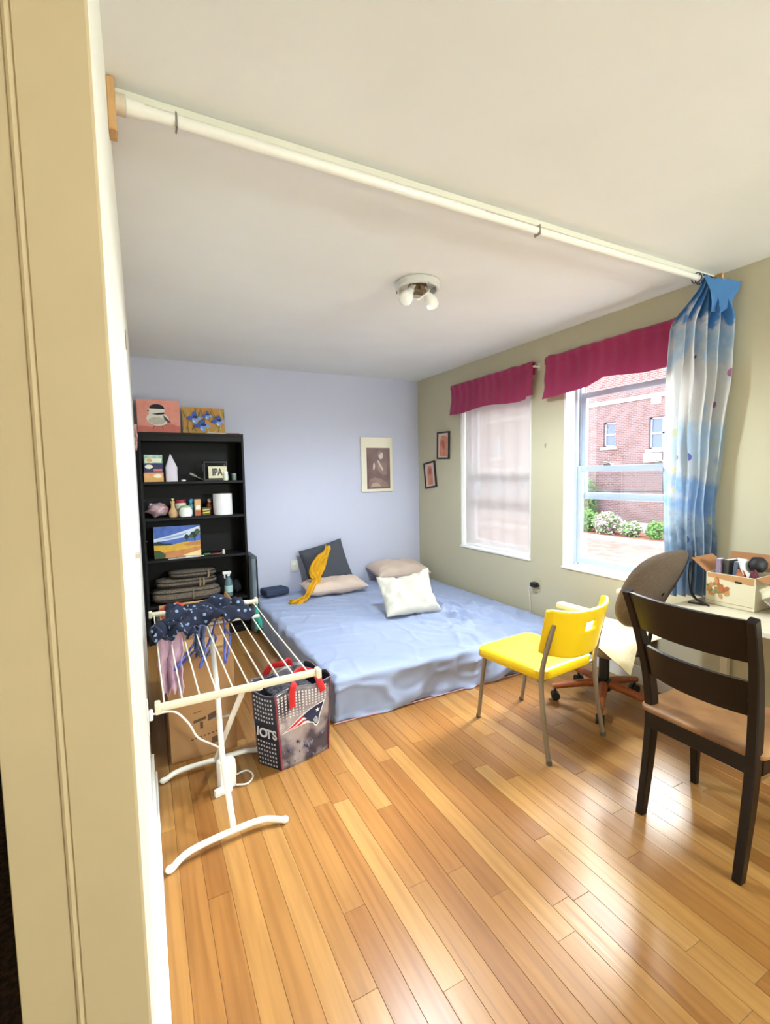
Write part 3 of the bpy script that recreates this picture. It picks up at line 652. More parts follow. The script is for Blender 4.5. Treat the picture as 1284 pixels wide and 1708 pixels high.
canvas('bird_painting', 'pink canvas painting of a black capped white bird on the bookcase', (0.197, 4.60, SZ+0.0225), 0.34, 0.295, -0.08, bird,
       [fl_mat('salmon_paint', (226, 146, 130), (232, 160, 146)), fl_mat('rose_paint', (206, 112, 100), (216, 126, 110)), fl_mat('bird_white', (232, 228, 218)), fl_mat('bird_black', (34, 28, 30)), fl_mat('bird_grey', (78, 72, 76)), fl_mat('bird_shade', (208, 200, 188), (190, 182, 170)), fl_mat('bird_leg', (150, 86, 78))], mat('pink_canvas_edge', (228, 170, 156), 0.8))
irng = random.Random(5); ir = [(rect, 0)]
for k in range(46):
    x = irng.random(); z = irng.random()*0.7; a = irng.uniform(-0.25, 0.25); hh = irng.uniform(0.2, 0.45)
    pts = [(x-0.012, z), (x+0.012, z), (x+a*0.5+0.004, min(0.995, z+hh)), (x+a*0.5-0.004, min(0.995, z+hh))]
    ir.append(([(min(0.998, max(0.002, p[0])), p[1]) for p in pts], 1+k % 4))
for (cx, cz, s) in ((0.28, 0.62, 1.2), (0.46, 0.34, 1.25), (0.58, 0.72, 0.85), (0.85, 0.52, 1.1)):
    ir += [(ell(cx-0.09*s, cz-0.02, 0.075*s, 0.06*s, 12, 0.5), 5), (ell(cx+0.09*s, cz-0.03, 0.07*s, 0.055*s, 12, -0.5), 6), (ell(cx, cz+0.09*s, 0.05*s, 0.1*s, 12), 5), (ell(cx, cz-0.1*s, 0.055*s, 0.085*s, 12, 0.2), 6), (ell(cx+0.02, cz+0.02, 0.05*s, 0.045*s, 12), 7), (ell(cx-0.02*s, cz-0.12*s, 0.02*s, 0.035*s, 10), 8)]
ir = [([(min(0.999, max(0.001, x)), min(0.999, max(0.001, z))) for x, z in p], m_) for p, m_ in ir]
canvas('iris_painting', 'canvas painting of blue irises on orange and green, on the bookcase', (0.565, 4.60, SZ+0.0225), 0.36, 0.245, -0.08, ir,
       [fl_mat('iris_ground', (176, 152, 76), (214, 140, 74)), fl_mat('iris_green', (112, 124, 62)), fl_mat('iris_orange', (218, 150, 80)), fl_mat('iris_pale', (206, 190, 124)), fl_mat('iris_dark_green', (92, 96, 54)), fl_mat('iris_blue', (66, 94, 172)), fl_mat('iris_light_blue', (134, 164, 216)), fl_mat('iris_navy', (38, 46, 106)), fl_mat('iris_white', (214, 220, 232))])
land = [(rect, 0), ([(0, 0.62), (0.3, 0.7), (0.62, 0.82), (1, 0.97), (1, 0.72), (0.6, 0.62), (0.3, 0.56), (0, 0.52)], 1), ([(0.1, 0.6), (0.45, 0.7), (0.75, 0.8), (0.6, 0.68), (0.3, 0.6)], 2),
        ([(0, 0.5), (0.1, 0.54), (0.2, 0.47), (0.34, 0.46), (0.4, 0.42), (0, 0.38)], 3), ([(0, 0.42), (0.35, 0.4), (0.6, 0.47), (1, 0.5), (1, 0), (0, 0)], 4), ([(0.62, 0.4), (0.8, 0.47), (1, 0.48), (1, 0.36), (0.7, 0.34)], 5),
        ([(0, 0.16), (0.4, 0.22), (1, 0.3), (1, 0), (0.25, 0)], 6), ([(0.6, 0.06), (1, 0.2), (1, 0.02), (0.8, 0)], 7), ([(0, 0.26), (0.12, 0.25), (0.24, 0.12), (0.22, 0), (0, 0)], 8),
        (ell(0.70, 0.64, 0.05, 0.08, 14), 3), ([(0.695, 0.57), (0.71, 0.57), (0.71, 0.5), (0.695, 0.5)], 3), (ell(0.86, 0.7, 0.08, 0.1, 14), 3), (ell(0.94, 0.78, 0.06, 0.1, 14), 8), ([(0.87, 0.6), (0.89, 0.6), (0.89, 0.5), (0.87, 0.5)], 3), (ell(0.8, 0.66, 0.05, 0.05, 12), 8)]
land = [([(min(0.999, max(0.001, x)), min(0.999, max(0.001, z))) for x, z in p], m_) for p, m_ in land]
canvas('landscape_painting', 'landscape painting of golden fields and dark trees on the third shelf', (0.285, 4.475, SH[2]+0.005), 0.375, 0.275, -0.12, land,
       [fl_mat('sky_blue_paint', (58, 84, 156), (84, 110, 178)), fl_mat('cloud_paint', (208, 212, 222), (186, 196, 214)), fl_mat('cloud_blue', (140, 160, 200)), fl_mat('tree_paint', (26, 52, 44)), fl_mat('field_gold', (214, 172, 58), (196, 150, 56)), fl_mat('field_brown', (178, 122, 70)), fl_mat('field_ochre', (196, 136, 82), (178, 110, 66)), fl_mat('field_cream', (230, 200, 146)), fl_mat('field_green', (66, 82, 50))], rz=-0.04)

def single(q, nm, m, label, cat, loc, rz=0.0, smooth=False, group=None, solid=0):
    return tag(q.build(nm, m, None, loc, (0, 0, rz), smooth, solid), label, cat, group)
# papers on top
for k, (x, w, rz, c, lab) in enumerate(((0.66, 0.2, 0.05, (226, 224, 218), 'white papers lying at the front of the bookcase top'), (0.77, 0.13, -0.08, (196, 92, 86), 'thin red booklet at the right end of the bookcase top'))):
    b = MB(); b.box((-w/2, -0.05, 0), (w/2, 0.07, 0.004)); b.box((-w/2+0.01, -0.055, 0.004), (w/2+0.012, 0.06, 0.007)); single(b, 'loose_papers', mat('paper_tint_%d' % k, c, 0.8), lab, 'papers', (x, 4.48, SZ+0.0222), rz)
# --- first shelf
zz = SH[0]+0.0005
for k, (c, c2, hh, lab, w) in enumerate((((216, 140, 92), (234, 190, 140), 0.078, 'orange food box, lowest of three stacked on the top shelf', 0.15), ((36, 40, 78), (44, 48, 92), 0.078, 'navy food box, middle of three stacked on the top shelf', 0.145), ((206, 222, 210), (86, 168, 116), 0.072, 'green and white food box, topmost of three stacked on the shelf', 0.14))):
    t = thing('food_box', lab, 'box', (0.128, 4.50, zz), 0.03*(k-1), group='stacked food boxes')
    b = MB(); b.box((-w/2, -0.05, 0), (w/2, 0.05, hh), 0.0015); b.build('carton', mat('carton_%d' % k, c, 0.6, var=(16, c2)), t)
    b = MB(); P3 = lambda pts: [(x, -0.0506, z) for x, z in pts]
    if k == 0: b.poly(P3([(-0.07, 0.004), (0.07, 0.004), (0.07, 0.03), (-0.02, 0.04), (-0.07, 0.03)]), 1); b.poly([(x, -0.0508, z) for x, z in ell(0.03, 0.05, 0.03, 0.016)], 0)
    if k == 1: b.poly(P3(ell(-0.035, 0.05, 0.03, 0.018)), 0); b.poly(P3([(0.0, 0.012), (0.065, 0.012), (0.065, 0.03), (0.0, 0.03)]), 2)
    if k == 2: b.poly(P3([(-0.065, 0.006), (0.06, 0.006), (0.065, 0.04), (-0.06, 0.04)]), 0); b.poly([(x, -0.0508, z) for x, z in ell(-0.03, 0.024, 0.022, 0.014)], 1)
    b.build('printed_label', [mat('label_cream', (232, 226, 206), 0.6), mat('label_gold', (216, 168, 90), 0.6), mat('label_pink', (206, 120, 110), 0.6)], t); zz += hh+0.0006
b = MB()
def cone(u, v):
    a = u*2*PI; r = (1-v)**0.75*0.045*(0.85+0.15*math.cos(4*a)); return (r*math.cos(a)*0.95+0.004*v, r*math.sin(a)*0.7, v*0.235)
def napk(u, v):
    a = u*2*PI; w = 0.047 if v < 0.5 else 0.047*(1-(v-0.5)/0.5)+0.003
    return (w*(abs(math.cos(a))**0.6)*(1 if math.cos(a) > 0 else -1)-0.008*(v > 0.5)*(v-0.5), 0.03*(abs(math.sin(a))**0.6)*(1 if math.sin(a) > 0 else -1)*(1-0.7*v), v*0.238)
b.grid(16, 12, napk, wrap_u=True); b.poly([napk(i/16, 0) for i in range(16)]); single(b, 'paper_bag', mat('lilac_white_paper', (216, 210, 222), 0.7), 'white folded paper bag with a pointed top on the upper shelf', 'bag', (0.268, 4.50, SH[0]), smooth=30)
b = MB(); b.lathe([(0.018, 0), (0.02, 0.004), (0.018, 0.014), (0.0001, 0.015)], seg=16); single(b, 'bottle_cap', M_PAPER, 'small flat white bottle cap alone on the upper shelf', 'bottle cap', (0.36, 4.48, SH[0]), smooth=True)  # loose white cap of a bottle
t = thing('screwdriver', 'grey handled tool leaning on the upper shelf beside the sign', 'tool', (0.47, 4.49, SH[0]+0.006))
b = MB(); b.tube([(-0.055, 0.02, 0.062), (-0.03, 0.015, 0.05), (0.0, 0.01, 0.032)], [0.008, 0.013, 0.009], 10); b.build('handle', mat('grey_grip', (136, 132, 120), 0.5), t, smooth=True)
b = MB(); b.tube([(0.0, 0.01, 0.032), (0.055, 0.0, 0.001)], 0.004, 8); b.build('shaft', M_CHROME, t)
t = thing('bottle_caddy', 'black caddy with a cream IPA sign on the upper shelf', 'caddy', (0.625, 4.50, SH[0]))
b = MB(); frame_box(b, 0.2, 0.17, 0.012, 0.012); b.xf(Matrix.Translation((0, -0.05, 0.087)))
s0 = len(b.v); frame_box(b, 0.2, 0.17, 0.012, 0.012); b.xf(Matrix.Translation((0, 0.072, 0.087)), s0)
for sx in (-0.094, 0.094):
    for zq in (0.01, 0.164): b.tube([(sx, -0.055, zq), (sx, 0.066, zq)], 0.006, 6)
b.box((-0.1, -0.056, 0.001), (0.1, 0.072, 0.01)); b.build('crate_frame', M_BLACKPLASTIC, t)
b = MB(); b.tube(smoothpath([(-0.07, 0.0, 0.165), (-0.06, 0.0, 0.185), (0.06, 0.0, 0.185), (0.07, 0.0, 0.165)]), 0.006, 8); b.build('handle', M_BLACKPLASTIC, t)
b = MB(); b.box((-0.062, -0.068, 0.022), (0.093, -0.063, 0.128), 0.001); pl_ = b.build('sign_plate', mat('aged_cream', (214, 206, 174), 0.7), t)
text_obj('IPA', 0.085, M_BLACKPLASTIC, pl_, Matrix.Translation((0.012, -0.0686, 0.073)) @ Matrix.Rotation(PI/2, 4, 'X') @ Matrix.Diagonal((0.72, 1, 1, 1)), bold=0.003)
def jar(label, cat, nm, loc, prof, m, lidprof=None, lm=None, group=None, seg=20, lid='lid'):
    t_ = thing(nm, label, cat, loc, group=group); q = MB(); q.lathe(prof, seg=seg); q.build('body', m, t_, smooth=35)
    if lidprof: q = MB(); q.lathe(lidprof, seg=seg); q.build(lid, lm, t_, smooth=35)
    return t_
jar('small white capped bottle beside the cream sign', 'bottle', 'pill_bottle', (0.708, 4.435, SH[0]), [(0.02, 0), (0.023, 0.004), (0.023, 0.052), (0.018, 0.06)], mat('milky_plastic', (212, 214, 196), 0.4), [(0.021, 0.06), (0.021, 0.08), (0.018, 0.083)], M_WHITEPLASTIC)
jar('small grey green jar at the right end of the upper shelf', 'jar', 'small_jar', (0.785, 4.46, SH[0]), [(0.02, 0), (0.022, 0.004), (0.022, 0.045), (0.02, 0.05)], mat('grey_green_glass', (96, 116, 104), 0.3), [(0.021, 0.05), (0.021, 0.062), (0.019, 0.064)], mat('dull_green_lid', (126, 150, 134), 0.4))
# --- second shelf
def blob(nm, label, cat, loc, r, m, seed, amp=0.25, fr=2.5, seg=22, group=None, parent=None):
    q = MB(); q.ball((0, 0, 0), r, seg, 14)
    for i, v in enumerate(q.v):
        k = 1+amp*nz(v.x/r[0]*fr+seed, v.y/r[1]*fr, v.z/r[2]*fr); q.v[i] = Vector((v.x*k, v.y*k, v.z*k))
    mz = min(v.z for v in q.v); q.xf(Matrix.Translation((0, 0, -mz)))
    o_ = q.build(nm, m, parent, loc, smooth=60)
    return tag(o_, label, cat, group) if not parent else o_
z2 = SH[1]
t = thing('snack_bag', 'crumpled pink and clear plastic bag on the second shelf', 'bag', (0.143, 4.52, z2))
blob('bag_film', '', '', (0, 0, 0), (0.085, 0.06, 0.055), mat('pink_film', (166, 112, 118), 0.35, var=(18, (200, 184, 188))), 3, 0.4, 2.2, parent=t)
b = MB(); b.grid(14, 4, lambda u, v: (-0.06+0.13*u, 0.01*math.sin(u*12), 0.09+0.035*v+0.01*nz(u*6, v*3)-0.05*u*u)); b.build('twisted_neck', mat('clear_film', (206, 198, 202), 0.3), t, smooth=True)
t = thing('pepper_mill', 'tan wooden pepper mill with a knob on the second shelf', 'pepper mill', (0.262, 4.47, z2))
b = MB(); b.lathe([(0.03, 0), (0.034, 0.01), (0.037, 0.04), (0.028, 0.065), (0.016, 0.085), (0.014, 0.12), (0.02, 0.13), (0.018, 0.142)], seg=20); b.build('body', mat('tan_wood', (196, 156, 110), 0.5), t, smooth=True)
b = MB(); b.lathe([(0.006, 0.142), (0.006, 0.15), (0.014, 0.155), (0.014, 0.162), (0.0001, 0.17)], seg=14); b.build('knob', mat('pale_brass', (206, 192, 140), 0.3, metal=0.6), t, smooth=True)
jar('cream jar with a dark red lid behind the green lidded jar', 'jar', 'cream_jar', (0.33, 4.572, z2), [(0.045, 0), (0.05, 0.005), (0.05, 0.11), (0.042, 0.12)], mat('cream_label', (226, 222, 200), 0.5), [(0.046, 0.12), (0.047, 0.145), (0.043, 0.148)], mat('dark_red_lid', (142, 36, 52), 0.4))
jar('round white jar with a pale green lid on the second shelf', 'jar', 'white_jar', (0.362, 4.45, z2), [(0.04, 0), (0.05, 0.006), (0.055, 0.03), (0.054, 0.055), (0.045, 0.078), (0.04, 0.082)], mat('white_glaze', (234, 236, 228), 0.35), [(0.042, 0.082), (0.042, 0.096), (0.038, 0.099)], mat('pale_green_lid', (150, 190, 140), 0.4))
jar('blue plastic bottle top between the jars and the orange carton', 'bottle', 'blue_bottle', (0.418, 4.56, z2), [(0.022, 0), (0.024, 0.004), (0.024, 0.095), (0.012, 0.115)], mat('teal_bottle', (70, 130, 150), 0.35), [(0.016, 0.115), (0.021, 0.13), (0.018, 0.148), (0.0001, 0.155)], mat('blue_ball_cap', (70, 140, 190), 0.4))
t = thing('small_carton', 'narrow orange and white carton on the second shelf', 'box', (0.467, 4.53, z2), 0.1)
b = MB(); b.box((-0.026, -0.02, 0), (0.026, 0.02, 0.148), 0.0015); b.build('carton', mat('ochre_carton', (206, 164, 104), 0.6), t)
b = MB(); b.poly([(x, -0.0204, z) for x, z in ((-0.026, 0.0), (0.026, 0.0), (0.026, 0.045), (-0.026, 0.05))], 0); b.poly([(x, -0.0204, z) for x, z in ((-0.018, 0.055), (0.02, 0.055), (0.018, 0.095), (-0.014, 0.09))], 1); b.build('printed_label', [mat('brick_orange', (190, 96, 60), 0.6), M_PAPER], t)
t = thing('seasoning_packet', 'dark seasoning packet with yellow stripes on the second shelf', 'packet', (0.535, 4.5, z2))
b = MB(); b.box((-0.035, -0.018, 0), (0.035, 0.018, 0.075), 0.006); b.build('packet', mat('olive_pack', (72, 78, 46), 0.5), t)
b = MB(); b.poly([(x, -0.0184, z) for x, z in ((-0.03, 0.045), (0.03, 0.05), (0.03, 0.06), (-0.03, 0.055))], 0); b.poly([(x, -0.0184, z) for x, z in ((-0.03, 0.02), (0.03, 0.026), (0.03, 0.036), (-0.03, 0.03))], 0); b.build('stripe', mat('yellow_ink', (214, 184, 62), 0.5), t)
jar('amber syrup bottle with a white cap beside the paper roll', 'bottle', 'syrup_bottle', (0.578, 4.585, z2), [(0.028, 0), (0.031, 0.005), (0.031, 0.09), (0.016, 0.115)], mat('amber_plastic', (128, 62, 34), 0.25), [(0.017, 0.115), (0.017, 0.14), (0.013, 0.145)], mat('white_brown_cap', (206, 186, 176), 0.4))
t = thing('paper_towel_roll', 'white paper towel roll standing on the second shelf', 'paper roll', (0.682, 4.505, z2))
b = MB(); b.lathe([(0.021, 0.0), (0.08, 0.0), (0.083, 0.003), (0.083, 0.189), (0.08, 0.192), (0.021, 0.192), (0.021, 0.0)], seg=40); b.build('paper', mat('quilted_paper', (230, 226, 228), 0.9, bump=(120, 0.3)), t, smooth=40)
b = MB(); b.lathe([(0.018, 0.0), (0.0205, 0.0), (0.0205, 0.191), (0.018, 0.191), (0.018, 0.0)], seg=20); b.build('core', M_CARD, t, smooth=40)
# --- third shelf: papers, small things
z3 = SH[2]
b = MB(); b.box((-0.14, -0.03, 0), (0.12, 0.0, 0.004)); b.box((-0.06, -0.034, 0.004), (0.15, 0.0, 0.007)); b.box((0.0, -0.032, 0.007), (0.1, 0.005, 0.014))
single(b, 'loose_papers', mat('grey_white_paper', (206, 206, 206), 0.8), 'white papers in front of the landscape painting', 'papers', (0.34, 4.455, z3+0.0002), 0.05)
b = MB(); b.tube([(-0.03, 0, 0.01), (0.03, 0.01, 0.01)], 0.01, 10); single(b, 'green_marker', mat('green_plastic', (46, 110, 60), 0.4), 'short green marker lying on the third shelf', 'marker', (0.52, 4.47, z3), smooth=True)
b = MB(); b.tube([(-0.05, -0.005, 0.007), (0.05, 0.012, 0.007)], 0.007, 10); single(b, 'red_pen', mat('dark_red_plastic', (130, 40, 46), 0.4), 'dark red pen lying on the third shelf', 'pen', (0.60, 4.47, z3), smooth=True)
b = MB(); b.lathe([(0.012, 0), (0.014, 0.003), (0.014, 0.03), (0.009, 0.036), (0.009, 0.045), (0.0001, 0.046)], seg=14); single(b, 'tiny_bottle', mat('ivory_cap', (200, 196, 176), 0.4), 'tiny ivory bottle at the right of the third shelf', 'bottle', (0.665, 4.47, z3), smooth=True)
# --- fourth shelf: tweed bags and spray bottle
M_TWEED = mat('brown_tweed', (136, 122, 106), 0.9, var=(140, (84, 72, 62), 0.12), bump=(160, 0.3)); M_TWTRIM = mat('dark_piping', (36, 32, 30), 0.6)
def softcase(label, loc, rx, ry, hh, rz=0.0, n=3.2, pulls=((0.3, 0),)):
    t_ = thing('tweed_bag', label, 'bag', loc, rz, group='brown tweed bags on the lower shelf')
    def sup(a, e): c, s = math.cos(a), math.sin(a); return (math.copysign(abs(c)**(2/e), c), math.copysign(abs(s)**(2/e), s))
    def fn(u, v):
        cx, cy = sup(u*2*PI, n); lat = v*PI; rr = max(1e-4, math.sin(lat))**0.5; z = hh/2*(1-math.cos(lat)) if False else hh*(0.5-0.5*math.copysign(abs(math.cos(lat))**0.7, math.cos(lat)))
        k = 1+0.05*nz(cx*2+loc[0]*9, cy*2, z*8)
        return (rx*rr*cx*k, ry*rr*cy*k, z)
    q = MB(); q.grid(40, 16, fn, wrap_u=True); q.build('fabric_shell', M_TWEED, t_, smooth=60)
    for zf in (0.3, 0.72):
        q = MB(); pts = []
        for k in range(48):
            cx, cy = sup(2*PI*k/48, n); s = math.sin(math.acos(max(-1, min(1, math.copysign(abs(1-2*zf)**(1/0.7), 1-2*zf)))))**0.5; pts.append((rx*s*cx*1.01, ry*s*cy*1.01, hh*zf))
        q.tube(pts, 0.006, 6, closed=True); q.build('piping', M_TWTRIM, t_, smooth=True)
    for (px, pz) in pulls:
        q = MB(); q.box((px-0.01, -ry-0.012, hh*0.5-0.035), (px+0.008, -ry-0.004, hh*0.5+0.02), 0.003); q.tube([(px, -ry-0.004, hh*0.5+0.02), (px, -ry+0.004, hh*0.5+0.035)], 0.006, 6); q.build('zipper_pull', mat('antique_brass', (150, 132, 104), 0.35, metal=0.6), t_)
    return t_
z4 = SH[3]
softcase('large brown tweed bag, lowest of the soft bags on the lower shelf', (0.34, 4.57, z4), 0.29, 0.145, 0.135, 0.0, pulls=((0.05, 0),))
softcase('brown tweed bag with zipper, middle of the soft bags', (0.345, 4.57, z4+0.137), 0.255, 0.14, 0.075, 0.04, pulls=((0.1, 0), (0.13, 0)))
softcase('slim brown tweed case, topmost of the soft bags', (0.40, 4.57, z4+0.214), 0.20, 0.13, 0.06, 0.03, pulls=((0.12, 0),))
t = thing('spray_bottle', 'clear spray bottle with white head at the right of the tweed bags', 'bottle', (0.70, 4.49, z4))
b = MB(); b.lathe([(0.032, 0), (0.036, 0.005), (0.036, 0.12), (0.03, 0.15), (0.013, 0.175), (0.013, 0.19)], seg=18); b.build('body', mat('grey_blue_clear', (96, 122, 130), 0.2), t, smooth=35)
b = MB(); b.box((-0.05, -0.012, 0.205), (0.025, 0.012, 0.232), 0.005); b.tube([(0, 0, 0.188), (0, 0, 0.21)], 0.014, 12); b.box((-0.038, -0.006, 0.165), (-0.026, 0.006, 0.208), 0.003); b.build('spray_head', M_WHITEPLASTIC, t)
b = MB(); b.lathe([(0.037, 0.04), (0.0375, 0.042), (0.0375, 0.10), (0.037, 0.102)], seg=18); b.build('wrap_label', mat('white_teal_label', (170, 200, 200), 0.5), t, smooth=40)
blob('dark_cap', 'black knitted cap heaped beside the spray bottle', 'cap', (0.785, 4.60, z4), (0.055, 0.08, 0.06), mat('black_knit', (28, 28, 30), 0.95, bump=(120, 0.4)), 8, 0.25)
# --- lowest shelf: grey suitcase lying flat
t = thing('grey_suitcase', 'charcoal tweed suitcase lying in the bottom of the bookcase', 'suitcase', (0.36, 4.56, SH[4]))
b = MB(); b.box((-0.29, -0.13, 0.0), (0.29, 0.14, 0.21), 0.03, seg=3); b.build('shell', mat('charcoal_tweed', (70, 66, 62), 0.9, var=(120, (98, 90, 82), 0.12)), t, smooth=40)
b = MB(); b.tube(smoothpath([(-0.08, -0.13, 0.11), (-0.07, -0.16, 0.11), (0.07, -0.16, 0.11), (0.08, -0.13, 0.11)]), 0.009, 8); b.build('handle', M_BLACKPLASTIC, t, smooth=True)
b = MB(); b.tube([(-0.291, -0.11, 0.105), (-0.28, -0.132, 0.105), (0.28, -0.132, 0.105), (0.291, -0.11, 0.105)], 0.005, 6); b.build('zipper', M_TWTRIM, t)

# grey travel bag standing between bookcase and bed
t = thing('travel_bag', 'slate grey upright travel bag between the bookcase and the mattress', 'bag', (0.902, 4.45, 0.0), 0.0)
b = MB(); b.box((-0.024, -0.15, 0.0), (0.022, 0.16, 0.70), 0.018, seg=3); b.build('body', mat('slate_fabric', (116, 128, 136), 0.8, var=(6, (96, 110, 120)), bump=(140, 0.2)), t, smooth=40)
b = MB(); b.box((-0.026, -0.155, 0.69), (0.026, 0.165, 0.715), 0.008); b.build('top_flap', mat('dark_slate_fabric', (84, 94, 100), 0.8), t)
b = MB(); b.tube([(0.024, -0.14, 0.68), (0.025, -0.142, 0.4), (0.024, -0.14, 0.04)], 0.005, 6); b.build('zipper', M_TWTRIM, t)
b = MB(); b.tube(smoothpath([(0.02, -0.155, 0.69), (0.022, -0.163, 0.6), (0.02, -0.16, 0.5)]), 0.008, 8, flat=0.4); b.build('strap', M_TWTRIM, t)

# ------------------------------------------------------------------ mattress with fitted sheet
BX0, BX1, BY0, BY1, BZ = 0.945, 2.885, 2.46, 4.715, 0.255
t = thing('mattress', 'large low mattress on the floor in a pale blue fitted sheet', 'mattress', ((BX0+BX1)/2, (BY0+BY1)/2, 0)); hw, hl = (BX1-BX0)/2, (BY1-BY0)/2
b = MB(); b.box((-hw+0.02, -hl+0.02, 0.002), (hw-0.02, hl-0.02, BZ-0.012), 0.04, seg=3); b.build('mattress_core', mat('ticking', (222, 220, 216), 0.9), t, smooth=40)
dropL = 0.275; EXT = dropL
def sheet(u, v):
    sx = -hw-EXT+(2*hw+2*EXT)*u; sy = -hl-EXT+(2*hl+2*EXT)*v
    def ax(s, h):
        if abs(s) <= h: return s, 0.0
        return math.copysign(h, s), abs(s)-h
    x, dx = ax(sx, hw-0.03); y, dy = ax(sy, hl-0.03)
    d = max(dx, dy); nx = math.copysign(dx, sx) if dx else 0.0; ny = math.copysign(dy, sy) if dy else 0.0
    ln = math.hypot(nx, ny)
    rr = 0.03
    if d > 0:
        if d < rr*PI/2: a = d/rr; out, down = rr*math.sin(a), rr*(1-math.cos(a))
        else: out, down = rr, rr+(d-rr*PI/2)
        # corners rounded
        px, py = x+out*nx/ln, y+out*ny/ln; z = BZ-down
        k = min(1, d/0.08)
        side = -1 if dy >= dx else 1
        along = x if dy >= dx else y
        f = 0.012*math.sin(along*21+2.2*math.sin(along*5)+d*7)*k+0.018*nz(along*5, d*5, 3)*k
        if dy >= dx and ny < 0: f += 0.02*k*nz(along*2.2+1, d*9+along*3, 7)+0.016*math.sin((along+d*0.8)*16)*k*(0.5+0.5*nz(along*2, 1))+0.016*k*(1-min(1, abs(nz(along*3+d*6, d*5-along*2, 5))*5))
        f = max(f, -0.012)
        px += nx/ln*f; py += ny/ln*f
        z = max(z, 0.004); 
        if z < 0.02: px += nx/ln*-0.004; py += ny/ln*-0.004
        px = min(px, hw+0.028); return (px, py, z)
    # top wrinkles
    wx, wy = x+hw, y+hl                         # from the foot left corner
    z = BZ+0.006*nz(wx*1.3, wy*1.3)
    cr = math.exp(-(((wx-1.45)/0.42)**2+((wy-0.55)/0.55)**2))
    tt = abs(nz(wx*7+0.8*nz(wx*3, wy*3), wy*5, 2)); z += cr*(0.05*(1-min(1, tt*3.2))+0.02*nz(wx*14, wy*9, 5))
    z += 0.011*(1-min(1, abs(nz(wx*1.8+4, wy*4.5+wx*2, 9))*6))+0.007*(1-min(1, abs(nz(wx*5+1, wy*3-wx*2, 4))*7))
    z += 0.004*math.sin((wx*0.9+wy*0.35)*24)*math.exp(-((wy-1.75)/0.35)**2)
    edge = min(wx, 2*hw-wx, wy, 2*hl-wy); z += -0.006*math.exp(-edge*10)
    if wy < 0.15: z += 0.006*nz(wx*6, wy*14, 4)
    return (x, y, z)
M_SHEET = mat('pale_blue_sheet', (152, 165, 198), 0.85, sheen=0.15, var=(3, (157, 170, 201)))
b = MB(); b.grid(210, 220, sheet); b.build('fitted_sheet', M_SHEET, t, smooth=70)
b = MB(); b.tube([(-hw-0.006, -hl-0.012, 0.008), (0, -hl-0.014, 0.008), (hw, -hl-0.012, 0.006)], 0.003, 6); b.build('hem', mat('pink_hem', (206, 150, 156), 0.85), t)

def pillow(nm, label, loc, w, d, h, m, rot, seed, pinch=0.07, wr=0.012, cat='pillow', sag=None):
    q = MB(); N = 34
    def fn(u, v, s):
        a, c = 2*u-1, 2*v-1
        a2 = math.copysign(1-(1-abs(a))**1.35, a); c2 = math.copysign(1-(1-abs(c))**1.35, c)
        th = (max(0, (1-a2**4))*max(0, (1-c2**4)))**0.55
        x = w/2*a2*(1-pinch*(1-c2*c2)*abs(a2)); y = d/2*c2*(1-pinch*(1-a2*a2)*abs(c2))
        z = s*h/2*th*(1+0.25*nz(a2*1.3+seed, c2*1.3, s))+wr*nz(a2*4+seed, c2*4, s*2)*min(1, th*3)
        z += wr*0.9*math.sin(a2*9+3*c2+seed)*th*0.5
        if sag: z += sag(a2, c2)
        return (x, y, z)
    o1 = q.grid(N, N, lambda u, v: fn(u, v, 1)); q.grid(N, N, lambda u, v: fn(u, v, -1))
    o = tag(q.build(nm, m, None, loc, rot, smooth=70), label, cat)
    mtx = Matrix.Rotation(0, 4, 'Z'); e = o.rotation_euler.to_matrix(); lowest = min((e @ v.co).z for v in o.data.vertices)
    o.location.z = loc[2]-lowest
    return o
M_BEIGE = mat('beige_pillowcase', (208, 184, 166), 0.9, sheen=0.1, var=(5, (214, 192, 176))); M_CHAR = mat('charcoal_cotton', (74, 76, 84), 0.95, bump=(150, 0.15)); M_OFFW = mat('off_white_pillowcase', (208, 205, 192), 0.9, var=(5, (200, 196, 182)))
BT = BZ+0.010
pillow('bed_pillow', 'plump beige pillow in the corner of the mattress by the window wall', (2.50, 4.49, BT), 0.62, 0.40, 0.19, M_BEIGE, (0.10, 0.02, -0.06), 2)
pillow('bed_pillow', 'flat beige pillow in front of the charcoal cushion', (1.68, 4.34, BT), 0.64, 0.30, 0.13, M_BEIGE, (0.10, 0.0, -0.05), 5)
pillow('throw_cushion', 'charcoal square cushion leaning on the lavender wall', (1.69, 4.575, BT+0.005), 0.47, 0.42, 0.13, M_CHAR, (R(74), R(-13), R(-4)), 7, pinch=0.05, wr=0.006, cat='cushion')
pillow('bed_pillow', 'crumpled off white pillow lying in the middle of the mattress', (1.985, 3.40, BT), 0.47, 0.40, 0.15, M_OFFW, (R(34), R(-2), R(-12)), 11, wr=0.026, sag=lambda a, c: 0.05*a*a*max(0, c)+0.05*max(0, a)*max(0, c))
t = thing('yellow_scarf', 'mustard yellow fabric strap tied over the charcoal cushion', 'scarf', (1.45, 4.3, BT))
M_MUST = mat('mustard_cotton', (222, 170, 22), 0.8, var=(12, (206, 150, 14)), bump=(90, 0.2))
